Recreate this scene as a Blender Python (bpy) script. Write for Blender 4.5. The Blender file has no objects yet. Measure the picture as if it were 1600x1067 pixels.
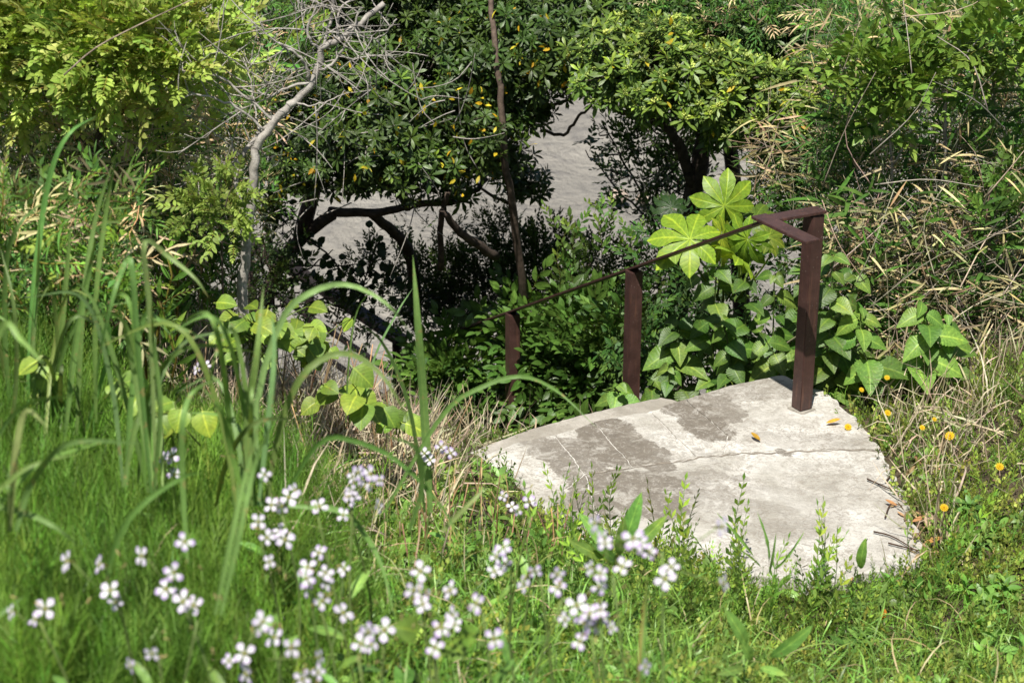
import bpy, math, random
import numpy as np
from mathutils import Vector, Matrix

SC = bpy.context.scene
COL = SC.collection
rng = np.random.default_rng(11)
random.seed(5)
PI = math.pi

# ------------------------------------------------------------------ camera, light, exposure
CAM_H, PITCH, FPX = 3.39, math.radians(23.0), 3000.0      # metres above the landing, tilt, focal length in photo pixels
cam_d = bpy.data.cameras.new('camera')
cam_d.sensor_width = 36.0
cam_d.lens = 36.0 * FPX / 1600.0
cam_d.clip_start, cam_d.clip_end = 0.1, 2000.0
cam_d.dof.use_dof = True
cam_d.dof.focus_distance = 8.0
cam_d.dof.aperture_fstop = 5.0
cam = bpy.data.objects.new('camera', cam_d)
COL.objects.link(cam)
cam.location = (0, 0, CAM_H)
cam.rotation_euler = (PI / 2 - PITCH, 0, 0)
SC.camera = cam

SUN_DIR = Vector((0.12, 0.49, -0.88)).normalized()        # the way the light travels
world = bpy.data.worlds.new('World')
SC.world = world
world.use_nodes = True
wn = world.node_tree.nodes
bg = wn['Background']
sky = wn.new('ShaderNodeTexSky')
sky.sky_type = 'NISHITA'
sky.sun_disc = False
to_sun = -SUN_DIR
sky.sun_elevation = math.asin(to_sun.z)
sky.sun_rotation = math.atan2(to_sun.x, to_sun.y)
world.node_tree.links.new(sky.outputs[0], bg.inputs[0])
bg.inputs[1].default_value = 0.06
sun_d = bpy.data.lights.new('sun', 'SUN')
sun_d.energy = 5.0
sun_d.angle = math.radians(0.5)
sun_d.color = (1.0, 0.95, 0.86)
sun = bpy.data.objects.new('sun', sun_d)
COL.objects.link(sun)
sun.rotation_euler = SUN_DIR.to_track_quat('-Z', 'Y').to_euler()
sun.location = (0, -5, 12)
vs = SC.view_settings
vs.view_transform, vs.look, vs.exposure, vs.gamma = 'Standard', 'None', 0.6, 1.0
vs.use_curve_mapping = False
SC.render.engine = 'CYCLES'
cy = SC.cycles
cy.max_bounces, cy.diffuse_bounces, cy.glossy_bounces, cy.transmission_bounces = 6, 3, 2, 3
cy.use_denoising = True
try:
    cy.denoiser = 'OPENIMAGEDENOISE'
except Exception:
    pass
cy.sample_clamp_indirect = 6.0

# ------------------------------------------------------------------ coordinates
CT, ST = math.cos(PITCH), math.sin(PITCH)


def ray(px, py):
    a, b = (px - 800.0) / FPX, (533.5 - py) / FPX
    return np.array([a, CT + b * ST, -ST + b * CT])


def P(px, py, y):
    """the place y metres ahead of the camera that is seen at (px, py) of the photograph"""
    r = ray(px, py)
    return np.array([0, 0, CAM_H]) + r * (y / r[1])


def PZ(px, py, z=0.0):
    r = ray(px, py)
    return np.array([0, 0, CAM_H]) + r * ((z - CAM_H) / r[2])


def proj(p):
    p = np.asarray(p, float)
    q = p - np.array([0, 0, CAM_H])
    d = q[..., 1] * CT - q[..., 2] * ST
    u = q[..., 1] * ST + q[..., 2] * CT
    return 800 + FPX * q[..., 0] / d, 533.5 - FPX * u / d, d


TX = np.array([-3, -1.6, -.9, -.3, .3, 1.0, 1.6, 2.4, 3.5])
TY = np.array([-30, 0, 2, 3, 4, 5, 5.6, 6.2, 7, 7.6, 8.3, 9, 10, 11.5, 13.5, 16])
TZ = np.array([
    [1.8, 1.75, 1.62, 1.52, 1.45, 1.25, 1.1, .85, .75, .70, .6, .5, .2, -.8, -2.8, -3.6],
    [1.8, 1.75, 1.57, 1.45, 1.36, 1.12, .92, .6, .45, .3, .1, -.2, -.8, -1.8, -2.9, -3.6],
    [1.8, 1.73, 1.5, 1.32, 1.1, .80, .58, .35, .1, -.15, -.5, -1.0, -1.6, -2.4, -3.05, -3.6],
    [1.8, 1.72, 1.42, 1.18, .85, .5, .32, .15, -.03, -.35, -.8, -1.3, -1.9, -2.6, -3.1, -3.6],
    [1.8, 1.72, 1.36, 1.08, .72, .32, .12, -.04, -.07, -.4, -.8, -1.3, -1.9, -2.6, -3.1, -3.6],
    [1.8, 1.72, 1.3, 1.0, .6, .15, -.04, -.07, -.07, -.16, -.5, -1.0, -1.7, -2.5, -3.1, -3.6],
    [1.8, 1.72, 1.3, .98, .55, .15, .0, -.03, -.03, -.03, -.1, -.3, -.8, -1.8, -2.9, -3.6],
    [1.8, 1.72, 1.3, 1.0, .62, .3, .18, .12, .1, .1, .1, .05, -.2, -1.0, -2.8, -3.6],
    [1.8, 1.74, 1.4, 1.1, .8, .5, .4, .35, .3, .3, .3, .3, .1, -.7, -2.7, -3.6]])


def terrain(x, y):
    x, y = np.asarray(x, float), np.asarray(y, float)
    xi = np.clip(np.searchsorted(TX, np.clip(x, TX[0], TX[-1]), side='right') - 1, 0, len(TX) - 2)
    yi = np.clip(np.searchsorted(TY, np.clip(y, TY[0], TY[-1]), side='right') - 1, 0, len(TY) - 2)
    tx = np.clip((x - TX[xi]) / (TX[xi + 1] - TX[xi]), 0, 1)
    ty = np.clip((y - TY[yi]) / (TY[yi + 1] - TY[yi]), 0, 1)
    tx = tx * tx * (3 - 2 * tx)
    z = (TZ[xi, yi] * (1 - tx) + TZ[xi + 1, yi] * tx) * (1 - ty) + (TZ[xi, yi + 1] * (1 - tx) + TZ[xi + 1, yi + 1] * tx) * ty
    bump = .02 * np.sin(x * 5.1 + 1.3) * np.sin(y * 4.3) + .012 * np.sin(x * 11 + y * 7) * np.sin(y * 13 - x * 3)
    flat = np.exp(-(((x - .75) / 1.0) ** 4 + ((y - 6.7) / 1.1) ** 4))
    return z + bump * (1 - flat)


# ------------------------------------------------------------------ mesh buffers
class Buf:
    def __init__(s):
        s.v, s.f, s.uv, s.t, s.m, s.n = [], [], [], [], [], 0

    def add(s, v, f, uv=None, tint=(1, 1, 1), mi=0):
        v = np.asarray(v, float).reshape(-1, 3)
        f = np.asarray(f, int).reshape(-1, 3)
        s.v.append(v)
        s.f.append(f + s.n)
        s.uv.append(np.zeros((len(v), 2)) if uv is None else np.asarray(uv, float))
        t = np.asarray(tint, float)
        s.t.append(np.tile(t, (len(v), 1)) if t.ndim == 1 else t)
        s.m.append(np.full(len(f), mi))
        s.n += len(v)

    def inst(s, tpl, M, tint, mi=0):
        """copies of a template at the matrices M (k,4,4) with a colour each"""
        k = len(M)
        if k == 0:
            return
        v, f, n = tpl['v'], tpl['f'], len(tpl['v'])
        V = np.einsum('kij,nj->kni', M[:, :3, :3], v) + M[:, None, :3, 3]
        F = f[None] + (np.arange(k) * n)[:, None, None]
        tint = np.broadcast_to(np.asarray(tint, float), (k, 3))
        T = tint[:, None, :] * tpl['t'][None]
        s.v.append(V.reshape(-1, 3))
        s.f.append(F.reshape(-1, 3) + s.n)
        s.uv.append(np.tile(tpl['uv'], (k, 1)))
        s.t.append(T.reshape(-1, 3))
        s.m.append(np.full(k * len(f), mi))
        s.n += k * n

    def tpl(s):
        return dict(v=np.concatenate(s.v), f=np.concatenate(s.f), uv=np.concatenate(s.uv), t=np.concatenate(s.t))

    def mesh(s, name, mats, offset=(0, 0, 0), smooth=True):
        v, f = np.concatenate(s.v) - np.asarray(offset, float), np.concatenate(s.f)
        me = bpy.data.meshes.new(name)
        me.vertices.add(len(v))
        me.vertices.foreach_set('co', v.astype(np.float32).ravel())
        me.loops.add(f.size)
        me.loops.foreach_set('vertex_index', f.astype(np.int32).ravel())
        me.polygons.add(len(f))
        me.polygons.foreach_set('loop_start', (np.arange(len(f)) * 3).astype(np.int32))
        me.polygons.foreach_set('material_index', np.concatenate(s.m).astype(np.int32))
        me.polygons.foreach_set('use_smooth', np.full(len(f), smooth))
        uvl = me.uv_layers.new(name='UVMap')
        uv = np.concatenate(s.uv)[f.ravel()]
        uvl.data.foreach_set('uv', uv.astype(np.float32).ravel())
        ca = me.color_attributes.new('tint', 'FLOAT_COLOR', 'POINT')
        t = np.concatenate(s.t)
        ca.data.foreach_set('color', np.concatenate([t, np.ones((len(t), 1))], 1).astype(np.float32).ravel())
        for m in (mats if isinstance(mats, (list, tuple)) else [mats]):
            me.materials.append(m)
        me.update()
        me.validate()
        return me


def props(o, label=None, cat=None, group=None, kind=None):
    for k, v in (('label', label), ('category', cat), ('group', group), ('kind', kind)):
        if v:
            o[k] = v
    return o


def thing(name, label, cat, loc, group=None):
    o = bpy.data.objects.new(name, None)
    o.empty_display_size = .05
    COL.objects.link(o)
    o.location = [float(c) for c in loc]
    return props(o, label, cat, group)


def link(name, me, parent=None, M=None, kind=None):
    o = bpy.data.objects.new(name, me)
    COL.objects.link(o)
    if parent is not None:
        o.parent = parent
    if M is not None:
        M = np.array(M, float)
        if parent is not None:
            l = parent
            while l is not None:
                M[:3, 3] -= np.array(l.location)
                l = l.parent
        o.matrix_local = Matrix(M.tolist())
    if kind:
        o['kind'] = kind
    return o


def wloc(o):
    p = np.zeros(3)
    while o is not None:
        p = p + np.array(o.location)
        o = o.parent
    return p


def part(name, buf, mats, parent, kind=None, smooth=True):
    """a buffer in world coordinates becomes one mesh under its thing"""
    me = buf.mesh(name, mats, offset=wloc(parent) if parent else (0, 0, 0), smooth=smooth)
    return link(name, me, parent, None, kind)


def unit(a):
    a = np.asarray(a, float)
    return a / np.maximum(np.linalg.norm(a, axis=-1, keepdims=True), 1e-9)


def frames(pos, d, n, s):
    """matrices with x along d, z near n, scale s"""
    pos = np.atleast_2d(pos)
    k = len(pos)
    x = unit(np.broadcast_to(d, (k, 3)))
    n = np.broadcast_to(n, (k, 3))
    z = n - (n * x).sum(1, keepdims=True) * x
    z = unit(z + 1e-6 * np.array([.3, .5, .7]))
    y = np.cross(z, x)
    s = np.broadcast_to(np.asarray(s, float).reshape(-1, 1) if np.ndim(s) else s, (k, 1))
    M = np.zeros((k, 4, 4))
    M[:, :3, 0], M[:, :3, 1], M[:, :3, 2], M[:, :3, 3], M[:, 3, 3] = x * s, y * s, z * s, pos, 1
    return M


def rdir(k, up=0.0):
    d = rng.normal(size=(k, 3))
    d = unit(d)
    d[:, 2] += up
    return unit(d)


def jit(col, k, v=.2, h=.08):
    c = np.tile(np.asarray(col, float), (k, 1)) * (1 + rng.normal(0, v, (k, 1))).clip(.4, 1.8)
    return (c * (1 + rng.normal(0, h, (k, 3)))).clip(.002, .95)


def spline(pts, n):
    """Catmull-Rom through the points"""
    p = np.asarray(pts, float)
    if len(p) < 3:
        t = np.linspace(0, 1, n)[:, None]
        return p[0] * (1 - t) + p[-1] * t
    q = np.vstack([2 * p[0] - p[1], p, 2 * p[-1] - p[-2]])
    out = []
    for u in np.linspace(0, len(p) - 1, n):
        i = min(int(u), len(p) - 2)
        t = u - i
        a, b, c, d = q[i], q[i + 1], q[i + 2], q[i + 3]
        out.append(.5 * (2 * b + (c - a) * t + (2 * a - 5 * b + 4 * c - d) * t * t + (3 * b - a - 3 * c + d) * t ** 3))
    return np.array(out)


def tube(buf, pts, r0, r1, sides=5, tint=(1, 1, 1), n=None, mi=0, wob=0.0):
    p = spline(pts, n or max(3, 3 * len(pts) - 2)) if (n is None or n > 2) else np.asarray(pts, float)
    if wob:
        p[1:-1] += rng.normal(0, wob, (len(p) - 2, 3))
    k = len(p)
    tan = unit(np.gradient(p, axis=0))
    ref = np.array([.31, .22, .92]) if abs(tan[0, 2]) < .85 else np.array([.9, .3, .2])
    a = unit(np.cross(tan, ref))
    b = np.cross(tan, a)
    ang = np.arange(sides) * 2 * PI / sides
    r = np.linspace(r0, r1, k)
    ring = p[:, None] + (a[:, None] * np.cos(ang)[None, :, None] + b[:, None] * np.sin(ang)[None, :, None]) * r[:, None, None]
    f = []
    for i in range(k - 1):
        for j in range(sides):
            q, w = i * sides + j, i * sides + (j + 1) % sides
            f += [(q, w, w + sides), (q, w + sides, q + sides)]
    v = ring.reshape(-1, 3)
    f += [((k - 1) * sides, (k - 1) * sides + j, (k - 1) * sides + j + 1) for j in range(1, sides - 1)]
    f += [(0, j + 1, j) for j in range(1, sides - 1)]
    uv = np.stack([np.repeat(np.linspace(0, 1, k), sides), np.tile(np.linspace(0, 1, sides), k)], 1)
    buf.add(v, f, uv, tint, mi)
    return p


def box(buf, c, ex, ey, ez, mi=0, tint=(1, 1, 1)):
    """box from centre and three half-extent vectors"""
    c, ex, ey, ez = [np.asarray(q, float) for q in (c, ex, ey, ez)]
    v = [c + sx * ex + sy * ey + sz * ez for sx in (-1, 1) for sy in (-1, 1) for sz in (-1, 1)]
    q = [(0, 1, 3, 2), (4, 6, 7, 5), (0, 4, 5, 1), (2, 3, 7, 6), (0, 2, 6, 4), (1, 5, 7, 3)]
    f = [t for a in q for t in ((a[0], a[1], a[2]), (a[0], a[2], a[3]))]
    buf.add(v, f, None, tint, mi)


# ------------------------------------------------------------------ leaf templates (length 1 along x, face up z)
def leaf_tpl(n=4, w=.4, peak=.45, fold=.2, droop=.25, p=.8, serr=0.0, stalk=0.0, wave=0.0, tip=0.0):
    ts = np.linspace(0, 1, n + 1)
    k = math.log(.5) / math.log(peak)
    v, uv, rows = [], [], []
    for i, t in enumerate(ts):
        wd = .5 * w * max(0.0, math.sin(PI * t ** k)) ** p
        if tip and t > .6:
            wd *= 1 - tip * (t - .6) / .4 * .8
        if serr and 0 < i < n:
            wd *= 1 + serr * (1 if i % 2 else -1)
        x = stalk + t * (1 - stalk)
        z = -droop * t * t
        if wd < 1e-4:
            rows.append([len(v)])
            v.append((x, 0, z))
            uv.append((t, .5))
        else:
            zz = z + fold * wd
            wv = wave * math.sin(i * 2.1)
            rows.append([len(v), len(v) + 1, len(v) + 2])
            dx = -.12 * wd if serr and i % 2 else 0
            v += [(x + dx, wd, zz + wv * wd), (x, 0, z), (x + dx, -wd, zz - wv * wd)]
            uv += [(t, 0), (t, .5), (t, 1)]
    f = []
    for a, b in zip(rows[:-1], rows[1:]):
        if len(a) == 1 and len(b) == 3:
            f += [(a[0], b[1], b[0]), (a[0], b[2], b[1])]
        elif len(a) == 3 and len(b) == 1:
            f += [(a[0], a[1], b[0]), (a[1], a[2], b[0])]
        elif len(a) == 3:
            f += [(a[0], a[1], b[1]), (a[0], b[1], b[0]), (a[1], a[2], b[2]), (a[1], b[2], b[1])]
    if stalk:
        q = len(v)
        v += [(0, .012, 0), (0, -.012, 0), (stalk, .008, 0), (stalk, -.008, 0)]
        uv += [(0, .5)] * 4
        f += [(q, q + 1, q + 3), (q, q + 3, q + 2)]
    v = np.array(v, float)
    return dict(v=v, f=np.array(f), uv=np.array(uv, float), t=np.ones((len(v), 3)))


def leaf_lo(w=.4, fold=.25, droop=.2):
    """a small leaf of two faces folded along its midrib"""
    v = np.array([(0, 0, 0), (.5, w / 2, fold * w / 2 - droop * .3), (1, 0, -droop), (.5, -w / 2, fold * w / 2 - droop * .3)], float)
    return dict(v=v, f=np.array([(0, 2, 1), (0, 3, 2)]), uv=np.array([(0, .5), (.5, 0), (1, .5), (.5, 1)], float), t=np.ones((4, 3)))


def blade_tpl(n=5, w=.05, bend=.5, fold=.3):
    """upright blade growing along z and bending over towards x"""
    v, uv, f = [], [], []
    for i in range(n + 1):
        t = i / n
        a = bend * t * PI / 2
        x, z = (t * math.sin(a) * .75), (t * math.cos(a * .9))
        wd = w * .5 * (1 - t) ** .6 * (.6 + .4 * min(1, t * 4)) if i < n else 0
        if i < n:
            v += [(x, wd, z), (x + fold * wd, -wd, z)]
            uv += [(t, 0), (t, 1)]
        else:
            v += [(x, 0, z)]
            uv += [(1, .5)]
    for i in range(n - 1):
        q = 2 * i
        f += [(q, q + 1, q + 3), (q, q + 3, q + 2)]
    q = 2 * (n - 1)
    f += [(q, q + 1, q + 2)]
    v = np.array(v, float)
    return dict(v=v, f=np.array(f), uv=np.array(uv, float), t=np.ones((len(v), 3)))


def rosette_tpl(leaf, n=9, buds=0, seed=0, tint_v=.15, r=(.8, 1.05), budcol=(4.2, 3.0, 4.5), young=0):
    g = np.random.default_rng(seed)
    b = Buf()
    az = np.arange(n) * 2.39996 + g.uniform(0, 6)
    el = np.linspace(-.25, 1.0, n) + g.normal(0, .12, n)
    d = np.stack([np.cos(az) * np.cos(el), np.sin(az) * np.cos(el), np.sin(el)], 1)
    up = np.stack([-np.cos(az) * np.sin(el), -np.sin(az) * np.sin(el), np.cos(el)], 1) + g.normal(0, .2, (n, 3))
    s = g.uniform(r[0], r[1], n) * np.linspace(1, .72, n)
    t = np.ones((n, 3)) * (1 + g.normal(0, tint_v, (n, 1)))
    if young:
        t[-young:] *= np.array([2.2, 1.9, 1.3])
    pos = d * .06 + np.array([0, 0, -.12]) * (1 - np.linspace(0, 1, n))[:, None]
    b.inst(leaf, frames(pos, d, up, s), t)
    for i in range(buds):
        c = np.array([g.normal(0, .13), g.normal(0, .13), .32 + g.normal(0, .06)])
        R = .06 + g.uniform(0, .035)
        o = [(R, 0, 0), (-R, 0, 0), (0, R, 0), (0, -R, 0), (0, 0, R * 1.2), (0, 0, -R)]
        b.add(np.array(o) + c, [(0, 2, 4), (2, 1, 4), (1, 3, 4), (3, 0, 4), (2, 0, 5), (1, 2, 5), (3, 1, 5), (0, 3, 5)], None, budcol)
    tube(b, [(0, 0, -.9), (g.normal(0, .05), g.normal(0, .05), -.4), (0, 0, .05)], .035, .025, 3, (1.6, .9, 1.2), 3)
    return b.tpl()


def sprig_tpl(leaf, n=8, ln=1.0, ls=.35, seed=0, opp=False, ang=.9, stemcol=(1.3, .75, .9), tv=.15, tipyoung=0, flat=.6, sr=.012, endleaf=True, sn=4):
    """a shoot along x with leaves along it"""
    g = np.random.default_rng(seed)
    b = Buf()
    pts = [(0, 0, 0), (.35 * ln, g.normal(0, .04), .06), (.7 * ln, g.normal(0, .06), .08), (ln, g.normal(0, .06), .03)]
    p = spline(pts, 12)
    tube(b, pts, sr, sr * .4, 3, stemcol, sn)
    for i in range(n):
        u = .12 + .86 * i / max(1, n - 1)
        c = p[min(11, int(u * 11))]
        for sd in ((1, -1) if opp else ((1,) if i % 2 else (-1,))):
            a = ang * g.uniform(.8, 1.2) * (1 - .45 * u)
            roll = g.uniform(-.8, .8) if not opp else (0.3 if i % 2 else 1.2)
            d = np.array([math.cos(a), sd * math.sin(a) * math.cos(roll * (1 - flat)), math.sin(a) * math.sin(roll) * (1 - flat) + .1])
            up = np.array([-.25, g.normal(0, .35), 1.0])
            k = (1 + g.normal(0, tv)) * np.ones(3)
            if tipyoung and u > .7:
                k = k * np.array([1.9, 1.6, 1.2])
            b.inst(leaf, frames([c], d, up, ls * g.uniform(.75, 1.1) * (1 - .35 * u ** 3)), [k])
    if endleaf:
        b.inst(leaf, frames([p[-1]], [1, 0, .1], [0, 0, 1], ls * .7), [np.ones(3) * (1.3 if tipyoung else 1)])
    return b.tpl()


# ------------------------------------------------------------------ materials
def new_mat(name):
    m = bpy.data.materials.new(name)
    m.use_nodes = True
    nt = m.node_tree
    for n in list(nt.nodes):
        nt.nodes.remove(n)
    out = nt.nodes.new('ShaderNodeOutputMaterial')
    return m, nt, out


class N:
    """small node-graph helper"""
    def __init__(s, nt):
        s.nt = nt

    def node(s, typ, ins=None, **kw):
        n = s.nt.nodes.new(typ)
        for k, v in kw.items():
            setattr(n, k, v)
        for k, v in (ins or {}).items():
            if isinstance(v, bpy.types.NodeSocket):
                s.nt.links.new(v, n.inputs[k])
            else:
                n.inputs[k].default_value = v
        return n

    def math(s, op, a, b=None, clamp=False):
        i = {0: a}
        if b is not None:
            i[1] = b
        return s.node('ShaderNodeMath', i, operation=op, use_clamp=clamp).outputs[0]

    def mix(s, f, a, b, blend='MIX'):
        n = s.nt.nodes.new('ShaderNodeMix')
        n.data_type = 'RGBA'
        n.blend_type = blend
        for idx, v in ((0, f), (6, a), (7, b)):
            if isinstance(v, bpy.types.NodeSocket):
                s.nt.links.new(v, n.inputs[idx])
            else:
                n.inputs[idx].default_value = (*v, 1) if idx and len(v) == 3 else v
        return n.outputs[2]

    def noise(s, vec, scale, detail=4, rough=.6, dist=0.0):
        i = {'Scale': scale, 'Detail': detail, 'Roughness': rough, 'Distortion': dist}
        if vec is not None:
            i['Vector'] = vec
        return s.node('ShaderNodeTexNoise', i).outputs[0]

    def ramp(s, f, lo, hi):
        return s.node('ShaderNodeMapRange', {0: f, 1: lo, 2: hi, 3: 0.0, 4: 1.0}, clamp=True).outputs[0]


def leaf_mat(name, rough=.42, spec=.4, trans=.35, vein=0.0, ribs=0.0, spots=0.0, blotch=.25, objvar=.35, tcol=(1.15, 1.1, .45), coat=0.0):
    m, nt, out = new_mat(name)
    g = N(nt)
    att = g.node('ShaderNodeAttribute', attribute_name='tint').outputs[0]
    info = g.node('ShaderNodeObjectInfo')
    geo = g.node('ShaderNodeNewGeometry')
    nz = g.noise(geo.outputs['Position'], 60, 3, .6)
    col = g.mix(1.0, att, g.node('ShaderNodeMapRange', {0: nz, 1: .3, 2: .75, 3: 1 - blotch, 4: 1 + blotch}).outputs[0], 'MULTIPLY')
    rv = g.node('ShaderNodeMapRange', {0: info.outputs['Random'], 1: 0, 2: 1, 3: 1 - objvar, 4: 1 + objvar}).outputs[0]
    col = g.mix(1.0, col, rv, 'MULTIPLY')
    hs = g.node('ShaderNodeHueSaturation', {'Hue': g.node('ShaderNodeMapRange', {0: g.math('FRACT', g.math('MULTIPLY', info.outputs['Random'], 7.31)), 1: 0, 2: 1, 3: .5 - .03 * objvar, 4: .5 + .03 * objvar}).outputs[0], 'Color': col})
    col = hs.outputs[0]
    uv = g.node('ShaderNodeUVMap', uv_map='UVMap').outputs[0]
    sep = g.node('ShaderNodeSeparateXYZ', {0: uv})
    av = g.math('ABSOLUTE', g.math('SUBTRACT', sep.outputs[1], .5))
    height = None
    if ribs:
        rb = g.math('SINE', g.math('MULTIPLY', sep.outputs[1], 70.0))
        col = g.mix(g.math('MULTIPLY', g.ramp(rb, -.2, .9), ribs), col, g.mix(1.0, col, (1.5, 1.35, 1.6), 'MULTIPLY'))
        col = g.mix(g.math('MULTIPLY', g.ramp(g.noise(geo.outputs['Position'], 35, 4, .7), .60, .68), .8), col, (.34, .27, .11))
    if vein:
        mid = g.math('SUBTRACT', 1.0, g.ramp(av, .015, .06), clamp=True)
        w = g.math('SINE', g.math('MULTIPLY', g.math('SUBTRACT', sep.outputs[0], g.math('MULTIPLY', av, .55)), 44.0))
        side = g.math('MULTIPLY', g.ramp(w, .8, 1.0), .45)
        vv = g.math('MULTIPLY', g.math('MAXIMUM', mid, side), vein)
        col = g.mix(vv, col, g.mix(1.0, col, (1.9, 1.6, 1.5), 'MULTIPLY'))
        height = g.math('SUBTRACT', 1.0, g.math('MAXIMUM', mid, side))
    if spots:
        k1 = g.ramp(g.noise(geo.outputs['Position'], 75, 3, .6), .67, .71)
        col = g.mix(g.math('MULTIPLY', k1, spots), col, (.16, .10, .035))
        k2 = g.ramp(g.noise(geo.outputs['Position'], 16, 3, .6), .5, .68)
        col = g.mix(g.math('MULTIPLY', k2, .45 * spots), col, g.mix(1.0, col, (1.5, 1.15, .8), 'MULTIPLY'))
    bs = g.node('ShaderNodeBsdfPrincipled', {'Base Color': col, 'Roughness': rough, 'Specular IOR Level': spec, 'Coat Weight': coat, 'Coat Roughness': .25})
    if height is not None:
        bp = g.node('ShaderNodeBump', {'Strength': .35, 'Distance': .002, 'Height': height})
        nt.links.new(bp.outputs[0], bs.inputs['Normal'])
    tr = g.node('ShaderNodeBsdfTranslucent', {'Color': g.mix(1.0, col, tcol, 'MULTIPLY')})
    mx = g.node('ShaderNodeMixShader', {0: trans, 1: bs.outputs[0], 2: tr.outputs[0]})
    nt.links.new(mx.outputs[0], out.inputs[0])
    return m


def solid_mat(name, c0, c1, scale=20, rough=.85, bump=.4, bscale=80, detail=5, use_tint=False, spec=.3, dist=.004):
    m, nt, out = new_mat(name)
    g = N(nt)
    pos = g.node('ShaderNodeNewGeometry').outputs['Position']
    nz = g.ramp(g.noise(pos, scale, detail, .65), .35, .68)
    col = g.mix(nz, c0, c1)
    if use_tint:
        col = g.mix(1.0, col, g.node('ShaderNodeAttribute', attribute_name='tint').outputs[0], 'MULTIPLY')
    bp = g.node('ShaderNodeBump', {'Strength': bump, 'Distance': dist, 'Height': g.noise(pos, bscale, 6, .7)})
    bs = g.node('ShaderNodeBsdfPrincipled', {'Base Color': col, 'Roughness': rough, 'Specular IOR Level': spec, 'Normal': bp.outputs[0]})
    nt.links.new(bs.outputs[0], out.inputs[0])
    return m


LEAF = leaf_mat('leaf_soft', .5, .35, .38, .5, tcol=(1.1, 1.1, .6))
GLOSS = leaf_mat('leaf_leathery', .40, .42, .2, .6)
BROAD = leaf_mat('leaf_broad_veined', .45, .4, .30, 1.0, blotch=.25, objvar=.35, spots=.8)
GRASS = leaf_mat('grass_blade', .42, .4, .35, .0, blotch=.15, objvar=.2)
REED = leaf_mat('reed_blade', .45, .35, .32, .45, ribs=.7, blotch=.12, objvar=.22)
DRY = leaf_mat('dry_leaf', .7, .2, .2, .0, blotch=.3, objvar=.3, tcol=(1.0, .95, .8))
PETAL = leaf_mat('petal', .6, .25, .45, .0, blotch=.06, objvar=.06, tcol=(1, .97, 1.0))
BARK_GREY = solid_mat('bark_grey', (.20, .18, .16), (.46, .43, .39), 30, .9, .7, 120, use_tint=True)
BARK_DARK = solid_mat('bark_dark', (.035, .026, .02), (.10, .075, .058), 28, .9, .8, 110, use_tint=True)
SOIL = solid_mat('soil', (.035, .026, .016), (.11, .085, .05), 9, .95, .8, 50)
STONE = solid_mat('pale_stone', (.32, .25, .2), (.5, .42, .35), 14, .8, .5, 60)


# ------------------------------------------------------------------ ground and beach
def grid_object(name, xs, ys, zf, mat, label):
    X, Y = np.meshgrid(xs, ys)
    Z = zf(X, Y)
    nx, ny = len(xs), len(ys)
    v = np.stack([X, Y, Z], -1).reshape(-1, 3)
    i = np.arange(nx * ny).reshape(ny, nx)
    a, b, c, d = i[:-1, :-1].ravel(), i[:-1, 1:].ravel(), i[1:, 1:].ravel(), i[1:, :-1].ravel()
    bf = Buf()
    bf.add(v, np.concatenate([np.stack([a, b, c], 1), np.stack([a, c, d], 1)]))
    o = part(name, bf, mat, None)
    return props(o, label, None, None, 'structure')


xs = np.concatenate([np.linspace(-30, -4, 14)[:-1], np.linspace(-4, 4.5, 96), np.linspace(4.5, 30, 14)[1:]])
ys = np.concatenate([np.linspace(-30, 0, 8)[:-1], np.linspace(0, 16, 170)])
grid_object('terrain', xs, ys, terrain, SOIL, 'earth bank falling from the grass down to the beach')


def sand_mat():
    m, nt, out = new_mat('grey_sand')
    g = N(nt)
    pos = g.node('ShaderNodeNewGeometry').outputs['Position']
    big = g.noise(pos, .55, 4, .6, .6)
    mid = g.noise(pos, 3.2, 4, .6, .3)
    fine = g.noise(pos, 160, 3, .7)
    col = g.mix(g.ramp(big, .35, .65), (.25, .235, .21), (.36, .34, .30))
    col = g.mix(g.math('MULTIPLY', g.ramp(mid, .52, .66), .6), col, (.19, .18, .172))
    col = g.mix(g.ramp(fine, .3, .7), g.mix(1.0, col, (.85, .85, .85), 'MULTIPLY'), col)
    h = g.math('ADD', g.math('MULTIPLY', mid, .9), g.math('MULTIPLY', g.noise(pos, 14, 5, .65), .3))
    bp = g.node('ShaderNodeBump', {'Strength': .9, 'Distance': .28, 'Height': h})
    bs = g.node('ShaderNodeBsdfPrincipled', {'Base Color': col, 'Roughness': .95, 'Specular IOR Level': .1, 'Normal': bp.outputs[0]})
    nt.links.new(bs.outputs[0], out.inputs[0])
    return m


def sandz(x, y):
    return -3.0 + .05 * np.sin(x * 1.1 + .5) * np.sin(y * .9) + .03 * np.sin(x * 2.3 + y * 1.7) + .02 * np.sin(y * 3.1 - x)


bx = np.concatenate([np.linspace(-400, -14, 12)[:-1], np.linspace(-14, 14, 113), np.linspace(14, 400, 12)[1:]])
by = np.concatenate([np.linspace(11, 32, 90), np.linspace(32, 500, 16)[1:]])
grid_object('beach', bx, by, sandz, sand_mat(), 'grey sand beach below the bank')

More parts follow.
